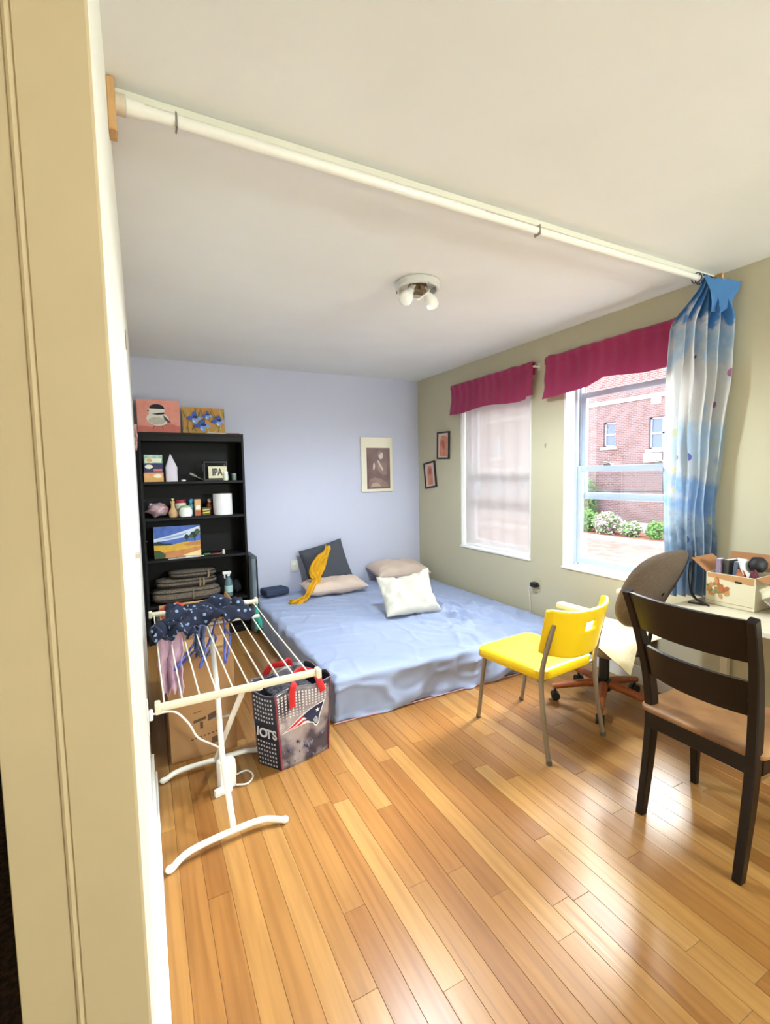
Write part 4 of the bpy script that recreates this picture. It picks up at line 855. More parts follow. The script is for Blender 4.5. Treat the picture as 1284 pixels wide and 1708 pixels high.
def ribbon(pts, wds, seed, n=10):
    P = smoothpath(pts, n); q = MB(); N = len(P)
    def fn(u, v):
        i = min(N-1, int(round(v*(N-1)))); p = P[i]; tn = (P[min(i+1, N-1)]-P[max(i-1, 0)]).normalized()
        f = v*(len(wds)-1); k = min(len(wds)-2, int(f)); w = wds[k]+(wds[k+1]-wds[k])*(f-k)
        side = tn.cross(Vector((0, -1, 0.25))).normalized(); nrm = tn.cross(side)
        s = u-0.5
        return p+side*s*w+nrm*(0.016*math.sin(u*PI*3+v*9+seed)+0.012*nz(u*5, v*12, seed))-Vector((1.45, 4.3, BT))
    q.grid(12, N-1, fn); return q
ribbon([(1.70, 4.52, 0.71), (1.665, 4.475, 0.665), (1.60, 4.42, 0.60), (1.54, 4.38, 0.545), (1.49, 4.33, 0.48), (1.47, 4.27, 0.425), (1.40, 4.19, 0.385), (1.33, 4.16, 0.30), (1.28, 4.2, 0.273)], [0.08, 0.06, 0.10, 0.14, 0.12, 0.08, 0.07, 0.05, 0.04], 1).build('strap_long', M_MUST, t, smooth=70, solid=0.006)
ribbon([(1.655, 4.45, 0.655), (1.56, 4.385, 0.62), (1.50, 4.35, 0.57), (1.46, 4.32, 0.51), (1.47, 4.28, 0.44)], [0.05, 0.07, 0.07, 0.07, 0.06], 4).build('strap_loop', M_MUST, t, smooth=70, solid=0.006)
ribbon([(1.33, 4.17, 0.30), (1.26, 4.14, 0.276), (1.21, 4.16, 0.272), (1.19, 4.2, 0.272)], [0.05, 0.07, 0.06, 0.03], 6).build('strap_end', M_MUST, t, smooth=70, solid=0.006)
b = MB()
b.box((-0.12, -0.08, 0.0), (0.13, 0.08, 0.07), 0.022, seg=3)
for i, v in enumerate(b.v): b.v[i] = v+Vector((0, 0, 0.012*nz(v.x*12, v.y*12)+(0.012 if v.z > 0.02 else 0)*nz(v.x*20, v.y*20, 4)))
single(b, 'folded_cloth', mat('slate_navy_cloth', (52, 64, 88), 0.9), 'folded slate navy cloth on the head corner of the mattress', 'cloth', (1.14, 4.57, BT+0.006), 0.25, smooth=50)

# ------------------------------------------------------------------ drying rack and what hangs on it
t = thing('drying_rack', 'white folding clothes drying rack with strings and crossed legs', 'drying rack', (0.28, 2.1, 0)); OFF = Vector((-0.28, -2.1, 0))
def rk(nm, path, r, seg=10, m=M_WHITEMETAL, parent=None, flat=1.0):
    q = MB(); q.tube([Vector(p)+OFF for p in path], r, seg, flat=flat); return q.build(nm, m, parent or t, smooth=50)
M_CREAMBAR = mat('cream_plastic_bar', (226, 218, 194), 0.45)
NY, FY, BZr = 1.51, 2.59, 0.752
nb = rk('end_bar', [(0.032, NY, BZr), (0.535, NY+0.01, BZr)], 0.0125, 12, M_CREAMBAR); fb = rk('end_bar', [(0.03, FY, BZr), (0.556, FY-0.01, BZr)], 0.0125, 12, M_CREAMBAR)
for (bar, y, x0, x1) in ((nb, NY, 0.028, 0.54), (fb, FY, 0.026, 0.56)):
    for x in (x0, x1-0.012):
        q = MB(); q.box((x-0.28, y-2.1-0.015, BZr-0.016), (x+0.016-0.28, y-2.1+0.02, BZr+0.016), 0.003); q.build('end_cap', M_CREAMBAR, bar)
for k in range(10):
    x0 = 0.055+k*0.0505; x1 = 0.05+k*0.054
    rk('string', [(x0, NY, BZr-0.004), ((x0+x1)/2, (NY+FY)/2, BZr-0.010), (x1, FY, BZr-0.004)], 0.0026, 6, mat('string_coating', (234, 230, 214), 0.5))
rk('leg', [(0.281, 1.842, 0.035), (0.272, 2.02, 0.26), (0.286, 2.2, 0.47), (0.292, 2.40, 0.70)], 0.0115); rk('leg', [(0.285, 2.385, 0.03), (0.31, 2.25, 0.20), (0.322, 2.02, 0.42), (0.333, 1.80, 0.62), (0.337, 1.62, 0.70), (0.338, 1.522, 0.742)], 0.0115)
rk('cross_rail', [(0.06, 2.40, 0.722), (0.53, 2.40, 0.722)], 0.009)
f1 = rk('foot', smoothpath([(0.055, 1.795, 0.014), (0.12, 1.822, 0.034), (0.281, 1.848, 0.036), (0.40, 1.858, 0.03), (0.475, 1.838, 0.014)], 5), 0.0125)
f2 = rk('foot', smoothpath([(0.055, 2.362, 0.014), (0.12, 2.378, 0.03), (0.285, 2.385, 0.032), (0.42, 2.395, 0.028), (0.485, 2.40, 0.014)], 5), 0.0125)
for (f_, ends) in ((f1, ((0.048, 1.792, 0.0145), (0.482, 1.836, 0.0145))), (f2, ((0.048, 2.361, 0.0145), (0.492, 2.40, 0.0145)))):
    for e in ends:
        q = MB(); q.ball(Vector(e)+OFF, (0.017, 0.0145, 0.0145), 12, 8); q.build('end_cap', M_WHITEPLASTIC, f_, smooth=True)
q = MB(); q.tube([(0.255-0.28, 2.132-2.1, 0.37), (0.335-0.28, 2.128-2.1, 0.37)], 0.006, 8); q.build('pivot_bolt', M_CHROME, t)

# navy dotted garment draped over the strings
def drape(nm, label, cat, x0, x1, y0, y1, zt, drop, m, seed, amp=0.03, nx=46, ny=40, group=None):
    cx, cy = (x0+x1)/2, (y0+y1)/2
    def fn(u, v):
        e = min(u, 1-u, v, 1-v); ed = 1-min(1, e/0.16)
        x = x0+(x1-x0)*u+0.025*nz(u*5+seed, v*5); y = y0+(y1-y0)*v+0.03*nz(u*4+seed, v*4, 7)
        z = zt+0.012+amp*(0.5+nz(u*4+seed, v*3.2, 2)+0.5*nz(u*9, v*8+seed, 3))-drop*ed*ed*(0.6+0.5*nz(u*6, v*6, seed))
        return (x-cx, y-cy, z-zt)
    q = MB(); q.grid(nx, ny, fn); return tag(q.build(nm, m, None, (cx, cy, zt), smooth=70, solid=0.008), label, cat, group)
M_DOT = dots_mat('navy_dotted_cotton', (17, 24, 50), (128, 152, 186), 34, 0.26)
drape('dotted_garment', 'navy dotted garment bunched on top of the drying rack', 'clothing', 0.10, 0.47, 2.26, 2.56, BZr+0.006, 0.05, M_DOT, 1, 0.055)
drape('dotted_sleeve', 'navy dotted sleeve trailing to the left end of the drying rack', 'clothing', 0.035, 0.20, 2.10, 2.27, BZr+0.008, 0.03, M_DOT, 6, 0.045, 26, 26)
# blue plastic hangers below the garment
M_HANG = mat('cobalt_plastic', (74, 88, 178), 0.35)
def hanger(label, loc, rz, tilt):
    t_ = thing('clothes_hanger', label, 'hanger', loc, (tilt, 0, rz), group='blue hangers under the drying rack')
    q = MB(); q.tube(smoothpath([(0, 0, -0.03), (-0.09, 0, -0.075), (-0.165, 0, -0.11), (-0.16, 0, -0.135), (0, 0, -0.138), (0.16, 0, -0.135), (0.165, 0, -0.11), (0.09, 0, -0.075), (0, 0, -0.03)], 5), 0.0055, 8); q.build('shoulder_loop', M_HANG, t_, smooth=60)
    q = MB(); q.tube(smoothpath([(0, 0, -0.032), (0, 0, -0.005), (0.012, 0, 0.012), (0.0, 0, 0.026), (-0.014, 0, 0.016)], 6), 0.004, 8); q.build('hook', M_HANG, t_, smooth=60)
for k, (x, y, rz, tl, lab) in enumerate(((0.245, 2.30, 1.15, 0.5, 'blue plastic hanger hanging leftmost under the drying rack'), (0.30, 2.33, 1.25, 0.25, 'blue plastic hanger hanging in the middle under the drying rack'), (0.35, 2.36, 1.35, -0.1, 'blue plastic hanger hanging rightmost under the drying rack'))):
    hanger(lab, (x, y, BZr-0.030), rz, tl)
# lilac cloth, orange cloth, teal tassel
def hang(nm, label, cat, x0, x1, y, zt, ln, m, seed, amp=0.02):
    cx = (x0+x1)/2
    def fn(u, v): return (x0+(x1-x0)*(u*(1-0.25*v)+0.1*v)-cx+0.012*nz(v*5, seed), amp*math.sin(u*13+seed+v*2)*(0.4+v)+0.02*nz(u*4+seed, v*4)-0.014, 0.015-v*ln*(0.8+0.25*nz(u*5, seed)))
    q = MB(); q.grid(24, 20, fn); return tag(q.build(nm, m, None, (cx, y, zt), smooth=70, solid=0.005), label, cat)
hang('lilac_cloth', 'lilac pink cloth hanging at the left end of the drying rack', 'cloth', 0.05, 0.155, 2.20, BZr, 0.33, mat('lilac_cotton', (192, 158, 186), 0.9, var=(20, (206, 176, 196))), 2, 0.02)
hang('grey_cloth', 'grey blue cloth hanging below the dotted garment', 'cloth', 0.20, 0.25, 2.245, BZr, 0.17, mat('slate_blue_cotton', (88, 96, 132), 0.9), 5, 0.02)
hang('pink_scarf', 'pink cloth strip hanging beside the top of the bookcase', 'cloth', 0.002, 0.020, 4.405, 1.865, 0.24, mat('pink_cotton', (222, 150, 146), 0.9, var=(20, (232, 200, 196))), 9, 0.004)
b = MB()
for k in range(12):
    a = k*0.52; b.tube(smoothpath([(0.003*math.cos(a), 0.003*math.sin(a), -0.012), (0.012*math.cos(a), 0.012*math.sin(a), -0.05), (0.018*math.cos(a)+0.01, 0.016*math.sin(a), -0.10-0.012*(k % 3))], 4), 0.004, 6)
b.tube([(0.0, 0.0, -0.02), (0, 0, 0.016)], 0.008, 8); single(b, 'teal_tassel', mat('teal_yarn', (40, 150, 136), 0.85), 'teal tassel tied to the far corner of the drying rack', 'tassel', (0.553, FY-0.012, BZr-0.030), smooth=50)
# things on the floor behind the rack
blob('orange_cloth', 'bright orange cloth heaped on the open box behind the rack', 'cloth', (0.165, 3.03, 0.585), (0.085, 0.08, 0.05), mat('orange_cotton', (186, 70, 44), 0.9, bump=(60, 0.2)), 4, 0.3, 2.6)
blob('red_cloth', 'dark red cloth heaped beside the orange cloth behind the rack', 'cloth', (0.345, 3.05, 0.585), (0.06, 0.07, 0.035), mat('dark_red_cotton', (150, 40, 52), 0.9), 9, 0.45, 2.6)
# cardboard boxes
def carton(nm, label, loc, w, d, h, rz, flaps=True, lidded=False):
    t_ = thing(nm, label, 'box', loc, rz); th = 0.005
    q = MB(); q.box((-w/2, -d/2, 0), (w/2, -d/2+th, h)); q.box((-w/2, d/2-th, 0), (w/2, d/2, h)); q.box((-w/2, -d/2+th, 0), (-w/2+th, d/2-th, h)); q.box((w/2-th, -d/2+th, 0), (w/2, d/2-th, h)); q.box((-w/2, -d/2, 0), (w/2, d/2, th))
    q.build('box_body', M_CARD, t_)
    if lidded:
        for s in (-1, 1):
            q = MB(); q.box((-w/2+0.001, min(0, s*d/2), h), (w/2-0.001, max(0, s*d/2), h+0.004)); q.build('flap', M_CARD, t_)
        q = MB(); q.box((-w/2-0.0005, -0.025, h+0.004), (w/2+0.0005, 0.025, h+0.0046)); q.box((-w/2-0.001, -d/2-0.0007, h-0.05), (w/2, -d/2-0.0007, h-0.05)) if False else None; q.build('packing_tape', mat('tan_tape', (196, 164, 112), 0.25), t_)
    return t_
c1 = carton('cardboard_box', 'tall printed cardboard box behind the drying rack legs', (0.245, 2.66, 0), 0.32, 0.32, 0.515, 0.03, lidded=True)
b = MB(); fy = -0.1606
def pq(pts): b.poly([(x, fy, z) for x, z in pts], 0)
pq([(0.02, 0.215), (0.085, 0.235), (0.083, 0.20), (0.02, 0.182)]); pq([(-0.05, 0.20), (0.01, 0.21), (0.01, 0.195), (-0.05, 0.185)]); pq([(-0.02, 0.185), (-0.005, 0.188), (-0.005, 0.15), (-0.02, 0.15)]); pq([(-0.05, 0.24), (-0.01, 0.246), (-0.01, 0.242), (-0.05, 0.236)])
for k in range(7): pq([(-0.065+k*0.02, 0.105+k*0.0025), (-0.052+k*0.02, 0.107+k*0.0025), (-0.052+k*0.02, 0.100+k*0.0025), (-0.065+k*0.02, 0.098+k*0.0025)])
pq([(0.035, 0.09), (0.065, 0.094), (0.065, 0.06), (0.035, 0.056)])
o = b.build('box_print', M_CARDDARK, c1); o['kind'] = 'stuff'
c2 = carton('cardboard_box', 'open cardboard box with raised flaps behind the tall printed box', (0.27, 3.04, 0), 0.36, 0.30, 0.55, 0.02)
for (q0, rotx) in ((('x', 1), 0),):
    b = MB(); b.box((-0.178, -0.004, 0), (0.178, 0.0, 0.13)); b.xf(Matrix.Translation((0, -0.146, 0.55)) @ Matrix.Rotation(0.35, 4, 'X')); b.build('flap', M_CARD, c2)
    b = MB(); b.box((0, -0.145, 0), (0.004, 0.145, 0.14)); b.xf(Matrix.Translation((0.176, 0, 0.55)) @ Matrix.Rotation(0.25, 4, 'Y')); b.build('flap', M_CARD, c2)
    b = MB(); b.box((-0.178, 0.0, 0), (0.178, 0.004, 0.12)); b.xf(Matrix.Translation((0, 0.146, 0.55)) @ Matrix.Rotation(-0.9, 4, 'X')); b.build('flap', M_CARD, c2)
b = MB(); b.box((-0.172, -0.142, 0.006), (0.172, 0.142, 0.55), 0.02); 
for i, v in enumerate(b.v):
    if v.z > 0.5: b.v[i] = v+Vector((0, 0, 0.05*nz(v.x*8, v.y*8)))
single(b, 'packed_clothes', mat('mauve_cotton', (120, 92, 104), 0.9, var=(9, (70, 60, 78))), 'dark folded clothes filling the open cardboard box', 'clothing', (0.27, 3.04, 0.0), 0.02, smooth=40)

# power adapter with cables
t = thing('power_adapter', 'white power adapter on the floor under the drying rack', 'adapter', (0.305, 2.19, 0), 0.25)
b = MB(); b.box((-0.035, -0.026, 0.0), (0.040, 0.026, 0.135), 0.008, seg=2); b.build('adapter_body', M_WHITEPLASTIC, t, smooth=40)
b = MB(); b.box((-0.07, -0.05, 0.0), (0.01, -0.026, 0.035), 0.006, seg=2); b.box((0.038, -0.015, 0.05), (0.046, 0.015, 0.1), 0.003); b.build('plug_block', M_WHITEPLASTIC, t, smooth=40)
b = MB(); b.tube(smoothpath([(0.035, -0.03, 0.01), (0.08, -0.05, 0.005), (0.125, -0.015, 0.005), (0.12, 0.045, 0.005), (0.06, 0.05, 0.005)], 8), 0.004, 8); b.build('cable', M_WHITEPLASTIC, t, smooth=True)
b = MB(); inv = Matrix.Rotation(-0.25, 4, 'Z') @ Matrix.Translation((-0.305, -2.19, 0)); b.tube([inv @ p for p in smoothpath([(0.305, 2.19, 0.13), (0.29, 2.14, 0.21), (0.245, 2.10, 0.27), (0.185, 2.08, 0.33), (0.15, 2.04, 0.42), (0.10, 2.0, 0.50), (0.04, 1.98, 0.52), (0.012, 2.0, 0.51)], 8)], 0.004, 8); b.build('cable', M_WHITEPLASTIC, t, smooth=True)
b = MB(); b.box((0.0, 1.955, 0.45), (0.006, 2.03, 0.565), 0.002); b.box((0.006, 1.975, 0.495), (0.022, 2.01, 0.53), 0.004)
single(b.xf(Matrix.Translation((0, -1.99, -0.5))), 'wall_socket', M_WHITEPLASTIC, 'white wall socket on the left wall by the drying rack', 'outlet', (0.0, 1.99, 0.5))

# ------------------------------------------------------------------ shopping bag
t = thing('shopping_bag', 'silver and navy shopping bag with team logo and red handles', 'bag', (0.665, 2.345, 0), 0.25)
BW, BD, BH = 0.14, 0.13, 0.385
def bagface(u, v, face, off=0.0):
    tw = 1.0+0.17*v
    cr = 0.0022*nz(u*3+face*5, v*3)+0.001*nz(u*5, v*4, face)
    cr *= math.sin(min(1, u*8)*PI/2)*math.sin(min(1, (1-u)*8)*PI/2)
    if face == 0: p = Vector((-BW*tw+2*BW*tw*u, -BD-cr-off-0.012*math.sin(u*PI)*(1-v), BH*v+0.012*math.sin(u*PI*2)*v))
    elif face == 1: p = Vector((BW*tw+0.02*math.sin(u*PI)+cr+off, -BD+2*BD*u, BH*v+0.012*v*math.sin(u*9)))
    elif face == 2: p = Vector((BW*tw-2*BW*tw*u, BD+cr+off, BH*v+0.012*math.sin(u*PI*2)*v))
    else:
        bul = 0.05*(1-abs(2*u-1)); p = Vector((-BW*tw-bul-cr*0.4-off, BD-2*BD*u, BH*v+0.012*v*math.sin(u*6)))
    return p
M_SILVER = mat('silver_woven_film', (176, 172, 182), 0.2, var=(6, (84, 80, 96), 0.07), metal=0.45, bump=(9, 0.8)); M_BAGNAVY = mat('navy_woven_film', (26, 32, 52), 0.3, bump=(10, 0.4)); M_DOTW = mat('pale_dot_ink', (206, 206, 212), 0.35)
for f_, m in ((0, M_SILVER), (1, M_BAGNAVY), (2, M_SILVER), (3, M_BAGNAVY)):
    b = MB(); b.grid(20, 20, lambda u, v, f_=f_: bagface(u, v, f_)); b.build('front_panel' if f_ == 0 else 'back_panel' if f_ == 2 else 'side_panel', m, t, smooth=40, solid=0.0012)
b = MB(); b.box((-BW, -BD, 0.001), (BW, BD, 0.004)); b.build('bottom_panel', M_BAGNAVY, t)
def onbag(q, pts, mi, face=0, off=0.002): 
    # fan from the centre so the print follows the crumpled film
    q.poly([bagface(min(0.985, max(0.015, a)), c, face, off) for a, c in pts], mi)
def sub(pts, n=3):
    out = []
    for i in range(len(pts)):
        a, c = pts[i], pts[(i+1) % len(pts)]
        for k in range(n): out.append((a[0]+(c[0]-a[0])*k/n, a[1]+(c[1]-a[1])*k/n))
    return out
b = MB()
for i in range(15):
    for j in range(9):
        x = 0.05+i*0.06; z = 0.64+j*0.036; s = 0.017*(0.55+0.45*j/8)
        if x > 0.95 or (0.5 < x < 0.9 and z < 0.74): continue
        onbag(b, [(x-s, z-s*0.8), (x+s, z-s*0.8), (x+s, z+s*0.8), (x-s, z+s*0.8)], 0)
for i in range(44):
    a = random.Random(i); x, z = a.uniform(0.05, 0.9), a.uniform(0.03, 0.30); s = a.uniform(0.008, 0.03)
    onbag(b, ell(x, z, s, s*0.7, 8, a.random()*3), 1+(i % 2))
o = b.build('printed_pattern', [M_DOTW, mat('dark_speck_ink', (44, 44, 66), 0.4), mat('violet_speck_ink', (112, 108, 136), 0.4), mat('pale_lilac_splash', (186, 182, 202), 0.3)], t); o['kind'] = 'stuff'
b = MB()   # logo
head = [(0.44, 0.60), (0.56, 0.66), (0.70, 0.70), (0.86, 0.715), (0.82, 0.64), (0.765, 0.54), (0.75, 0.47), (0.715, 0.435), (0.68, 0.45), (0.655, 0.485), (0.60, 0.50), (0.54, 0.53), (0.48, 0.53), (0.52, 0.56)]
outl = [(0.05, 0.462), (0.25, 0.535), (0.43, 0.62), (0.56, 0.675), (0.70, 0.715), (0.885, 0.73), (0.835, 0.63), (0.785, 0.54), (0.765, 0.46), (0.72, 0.415), (0.665, 0.435), (0.64, 0.475), (0.52, 0.50), (0.3, 0.475)]
onbag(b, sub(outl), 0, 0, 0.0024); onbag(b, sub(head), 1, 0, 0.0032)
onbag(b, sub([(0.08, 0.468), (0.26, 0.525), (0.44, 0.602), (0.50, 0.602), (0.30, 0.508)]), 2, 0, 0.003); onbag(b, sub([(0.16, 0.472), (0.32, 0.50), (0.46, 0.55), (0.53, 0.553), (0.40, 0.497)]), 2, 0, 0.003)
onbag(b, sub([(0.64, 0.52), (0.70, 0.56), (0.735, 0.525), (0.74, 0.475), (0.71, 0.45), (0.68, 0.47)]), 3, 0, 0.0038)
onbag(b, [(0.66, 0.515), (0.70, 0.53), (0.70, 0.515)], 1, 0, 0.0044); onbag(b, [(0.69, 0.475), (0.725, 0.485), (0.72, 0.475)], 1, 0, 0.0044)
star = []
for k in range(10):
    a = PI/2+k*PI/5; r = 0.048 if k % 2 == 0 else 0.019; star.append((0.735+r*math.cos(a), 0.635+r*0.75*math.sin(a)))
onbag(b, star, 0, 0, 0.004)
b.build('logo', [mat('logo_white', (228, 226, 230), 0.35), M_NAVY, M_RED, mat('logo_silver', (168, 170, 178), 0.3)], t)
# lettering on the folded left side
for k, ch in enumerate('PATRIOTS'):
    uu = 0.06+k*0.125; p = bagface(uu, 0.47, 3, 0.004); p2 = bagface(uu+0.01, 0.47, 3, 0.004); dx = (p2-p).normalized(); up = Vector((0, 0, 1)); nn = dx.cross(up)
    mt = Matrix((dx, up, nn)).transposed().to_4x4(); mt.translation = p; text_obj(ch, 0.062, M_DOTW, t, mt, bold=0.002)
b = MB()
for i in range(7):
    for j in range(16):
        z = 0.04+j*0.06; x = 0.54+i*0.062; s = 0.016
        if 0.36 < z < 0.60: continue
        onbag(b, [(x-s, z-s*0.8), (x+s, z-s*0.8), (x+s, z+s*0.8), (x-s, z+s*0.8)], 0, 3)
o = b.build('side_dots', M_DOTW, t); o['kind'] = 'stuff'
for (f_, u0) in ((0, 0.012), (0, 0.985)):
    b = MB(); b.tube([bagface(u0, k/10, 0, 0.002) for k in range(11)], 0.004, 6); b.build('edge_binding', mat('maroon_binding', (142, 40, 62), 0.6), t, smooth=True)
b = MB(); b.tube([bagface(k/20, 1.0, 0, 0.001) for k in range(21)]+[bagface(k/20, 1.0, 1, 0.001) for k in range(21)]+[bagface(k/20, 1.0, 2, 0.001) for k in range(21)]+[bagface(k/20, 1.0, 3, 0.001) for k in range(21)], 0.0025, 6, closed=True); b.build('top_hem', mat('grey_hem', (120, 118, 128), 0.4), t, smooth=True)
M_STRAP = mat('red_webbing', (204, 36, 44), 0.6)
def strap(pts, nm='handle'):
    P = smoothpath(pts, 8); q = MB(); N = len(P)
    def fn(u, v):
        i = min(N-1, int(round(v*(N-1)))); tn = (P[min(i+1, N-1)]-P[max(i-1, 0)]).normalized(); side = tn.cross(Vector((0.15, 1, 0.1))).normalized(); return P[i]+side*(u-0.5)*0.034
    q.grid(3, N-1, fn); q.build(nm, M_STRAP, t, smooth=60, solid=0.003)
strap([(-0.075, -BD-0.012, 0.30), (-0.075, -BD-0.014, 0.375), (-0.06, -BD-0.01, 0.42), (-0.02, -BD+0.05, 0.435), (0.03, -BD+0.06, 0.44), (0.07, -BD-0.0, 0.425), (0.085, -BD-0.016, 0.38), (0.10, -BD-0.02, 0.33)])
strap([(-0.07, BD+0.004, 0.30), (-0.07, BD+0.003, 0.38), (-0.05, BD-0.02, 0.425), (0.0, BD-0.06, 0.44), (0.05, BD-0.02, 0.43), (0.075, BD+0.003, 0.38), (0.08, BD+0.004, 0.30)])
b = MB(); b.box((-0.12, -0.10, 0.006), (0.125, 0.11, 0.34), 0.03, seg=2)
for i, v in enumerate(b.v):
    if v.z > 0.2: b.v[i] = v+Vector((0, 0, 0.04*nz(v.x*9, v.y*9)))
o = single(b, 'bag_contents', mat('black_dotted_cloth', (26, 26, 30), 0.9, var=(60, (80, 80, 90), 0.1)), 'dark clothes filling the silver shopping bag', 'clothing', (0.665, 2.345, 0), 0.25, smooth=40)

# ------------------------------------------------------------------ yellow chair
t = thing('yellow_chair', 'yellow plastic chair with grey metal legs by the mattress', 'chair', (1.925, 1.875, 0), 0.10)
M_YEL = mat('yellow_plastic', (238, 200, 28), 0.35, spec=0.4); M_LEG = mat('grey_painted_metal', (150, 142, 126), 0.35, metal=0.6)
def rrect(w, d, r, n=6, taper=0.0):
    out = []
    for (cx, cy, a0) in ((w/2-r, d/2-r, 0), (-w/2+r, d/2-r, PI/2), (-w/2+r, -d/2+r, PI), (w/2-r, -d/2+r, 1.5*PI)):
        for k in range(n+1):
            a = a0+PI/2*k/n; x = cx+r*math.cos(a); y = cy+r*math.sin(a); out.append((x*(1+taper*y/d), y))
    return out
def shell_seat(q, w, d, r, z, th, dish, taper=0.06):
    # dished top, rounded rim, closed underside
    ring = rrect(w, d, r, 6, taper); n = len(ring); lev = [(0.0, z-dish), (0.35, z-dish*0.85), (0.7, z-dish*0.3), (0.9, z), (0.97, z-0.001), (1.0, z-0.008), (1.0, z-th+0.006), (0.985, z-th), (0.5, z-th), (0.0, z-th)]
    vs = []; fs = []
    for (k, zz) in lev: vs += [(x*max(k, 0.001), y*max(k, 0.001), zz-0.012*(max(0, y*k/d*2-0.6))) for x, y in ring]
    for i in range(len(lev)-1):
        for k in range(n): fs.append((i*n+k, i*n+(k+1) % n, (i+1)*n+(k+1) % n, (i+1)*n+k))
    q.add(vs, fs)
b = MB(); shell_seat(b, 0.44, 0.46, 0.055, 0.445, 0.05, 0.012); b.xf(Matrix.Translation((0, 0.02, 0))); b.build('seat', M_YEL, t, smooth=45)
for s in (-1, 1):
    b = MB(); b.tube(smoothpath([(s*0.185, 0.262, 0.0), (s*0.190, 0.232, 0.2), (s*0.193, 0.20, 0.398)], 4), 0.0115, 12); b.build('leg', M_LEG, t, smooth=60)
    b = MB(); b.tube(smoothpath([(s*0.226, -0.262, 0.0), (s*0.223, -0.225, 0.22), (s*0.220, -0.208, 0.40), (s*0.218, -0.225, 0.52), (s*0.205, -0.268, 0.70)], 5), 0.0125, 12); lg = b.build('leg', M_LEG, t, smooth=60)
    for (px, py) in ((s*0.185, 0.263), (s*0.226, -0.262)):
        b = MB(); b.lathe([(0.0135, 0.0), (0.0145, 0.004), (0.0135, 0.022)], c=(px, py, 0.0005), seg=12); b.build('foot_cap', mat('grey_cap', (92, 88, 80), 0.5), t, smooth=40)
b = MB(); b.tube([(-0.20, 0.19, 0.394), (0.20, 0.19, 0.394)], 0.009, 10); b.tube([(-0.218, -0.19, 0.394), (0.218, -0.19, 0.394)], 0.009, 10); b.build('seat_crossbar', M_LEG, t, smooth=60)
# backrest: curved panel with a hand slot
b = MB(); NU, NV = 44, 16
def yb(u, v):
    s = 2*u-1; x = 0.242*s*(0.97+0.05*v); wrap = 0.075*abs(s)**3.2; y = -0.262-0.055*v+wrap-0.018*(1-s*s)
    if abs(s) > 0.86: x = 0.242*math.copysign(0.86+(abs(s)-0.86)*0.55, s)*(0.97+0.05*v)
    zt = 0.778-0.022*(1-s*s)-0.008*(abs(s) > 0.93); zb = 0.535+0.01*abs(s)-0.03*(1-s*s)
    return Vector((x, y, zb+(zt-zb)*v))
vs = [yb(i/NU, j/NV) for j in range(NV+1) for i in range(NU+1)]; fs = []
for j in range(NV):
    for i in range(NU):
        if 19 <= i <= 26 and 9 <= j <= 11 and not (i in (19, 26) and j in (9, 11) and False): continue
        fs.append((j*(NU+1)+i, j*(NU+1)+i+1, (j+1)*(NU+1)+i+1, (j+1)*(NU+1)+i))
b.add(vs, fs); o = b.build('backrest', M_YEL, t, smooth=60, solid=0.022)
md = o.modifiers.new('edge', 'BEVEL'); md.width = 0.006; md.segments = 2; md.limit_method = 'ANGLE'; md.angle_limit = R(50)

# ------------------------------------------------------------------ dark dining chair
def beam(q, path, wy, dx):
    """rectangular bar swept along a path in the xz direction; wy widths along y, dx depths"""
    P = [Vector(p) for p in path]; n = len(P); vs = []; fs = []
    for i in range(n):
        tn = (P[min(i+1, n-1)]-P[max(i-1, 0)]).normalized(); ya = Vector((0, 1, 0)); ya = (ya-tn*ya.dot(tn)).normalized(); xa = ya.cross(tn)
        w = wy[i] if isinstance(wy, (list, tuple)) else wy; d = dx[i] if isinstance(dx, (list, tuple)) else dx; c = 0.22
        for (a, e) in ((-1, -1+c), (-1+c, -1), (1-c, -1), (1, -1+c), (1, 1-c), (1-c, 1), (-1+c, 1), (-1, 1-c)): vs.append(P[i]+xa*d/2*a+ya*w/2*e)
    for i in range(n-1):
        for k in range(8): fs.append((i*8+k, i*8+(k+1) % 8, (i+1)*8+(k+1) % 8, (i+1)*8+k))
    fs.append(tuple(reversed(range(8)))); fs.append(tuple((n-1)*8+k for k in range(8))); q.add(vs, fs)
DX, DY = 2.02, 0.985
t = thing('dining_chair', 'dark wooden ladder back dining chair with worn brown seat at the desk', 'chair', (DX, DY, 0)); OD = Matrix.Translation((-DX, -DY, 0))
M_DARK = mat('espresso_wood', (17, 11, 9), 0.35, spec=0.35); M_SEAT = mat('worn_seat_wood', (164, 120, 76), 0.5, var=(7, (122, 84, 52), 0.16), bump=(30, 0.1))
postL = smoothpath([(1.812, 1.172, 0.0), (1.852, 1.174, 0.22), (1.872, 1.176, 0.42), (1.850, 1.180, 0.60), (1.795, 1.186, 0.78), (1.722, 1.192, 0.955)], 4)
postR = smoothpath([(1.795, 0.802, 0.0), (1.822, 0.796, 0.22), (1.838, 0.792, 0.42), (1.823, 0.784, 0.60), (1.782, 0.772, 0.78), (1.722, 0.760, 0.948)], 4)
for P in (postL, postR):
    n = len(P); b = MB(); beam(b, P, [0.030+0.004*math.sin(PI*i/(n-1)) for i in range(n)], [0.036+0.016*math.sin(PI*min(1, i/(n-1)*1.15)) for i in range(n)]); b.xf(OD); b.build('back_post', M_DARK, t)
def post_at(P, z):
    for i in range(len(P)-1):
        if P[i].z <= z <= P[i+1].z: k = (z-P[i].z)/(P[i+1].z-P[i].z); return P[i].lerp(P[i+1], k)
    return P[-1]
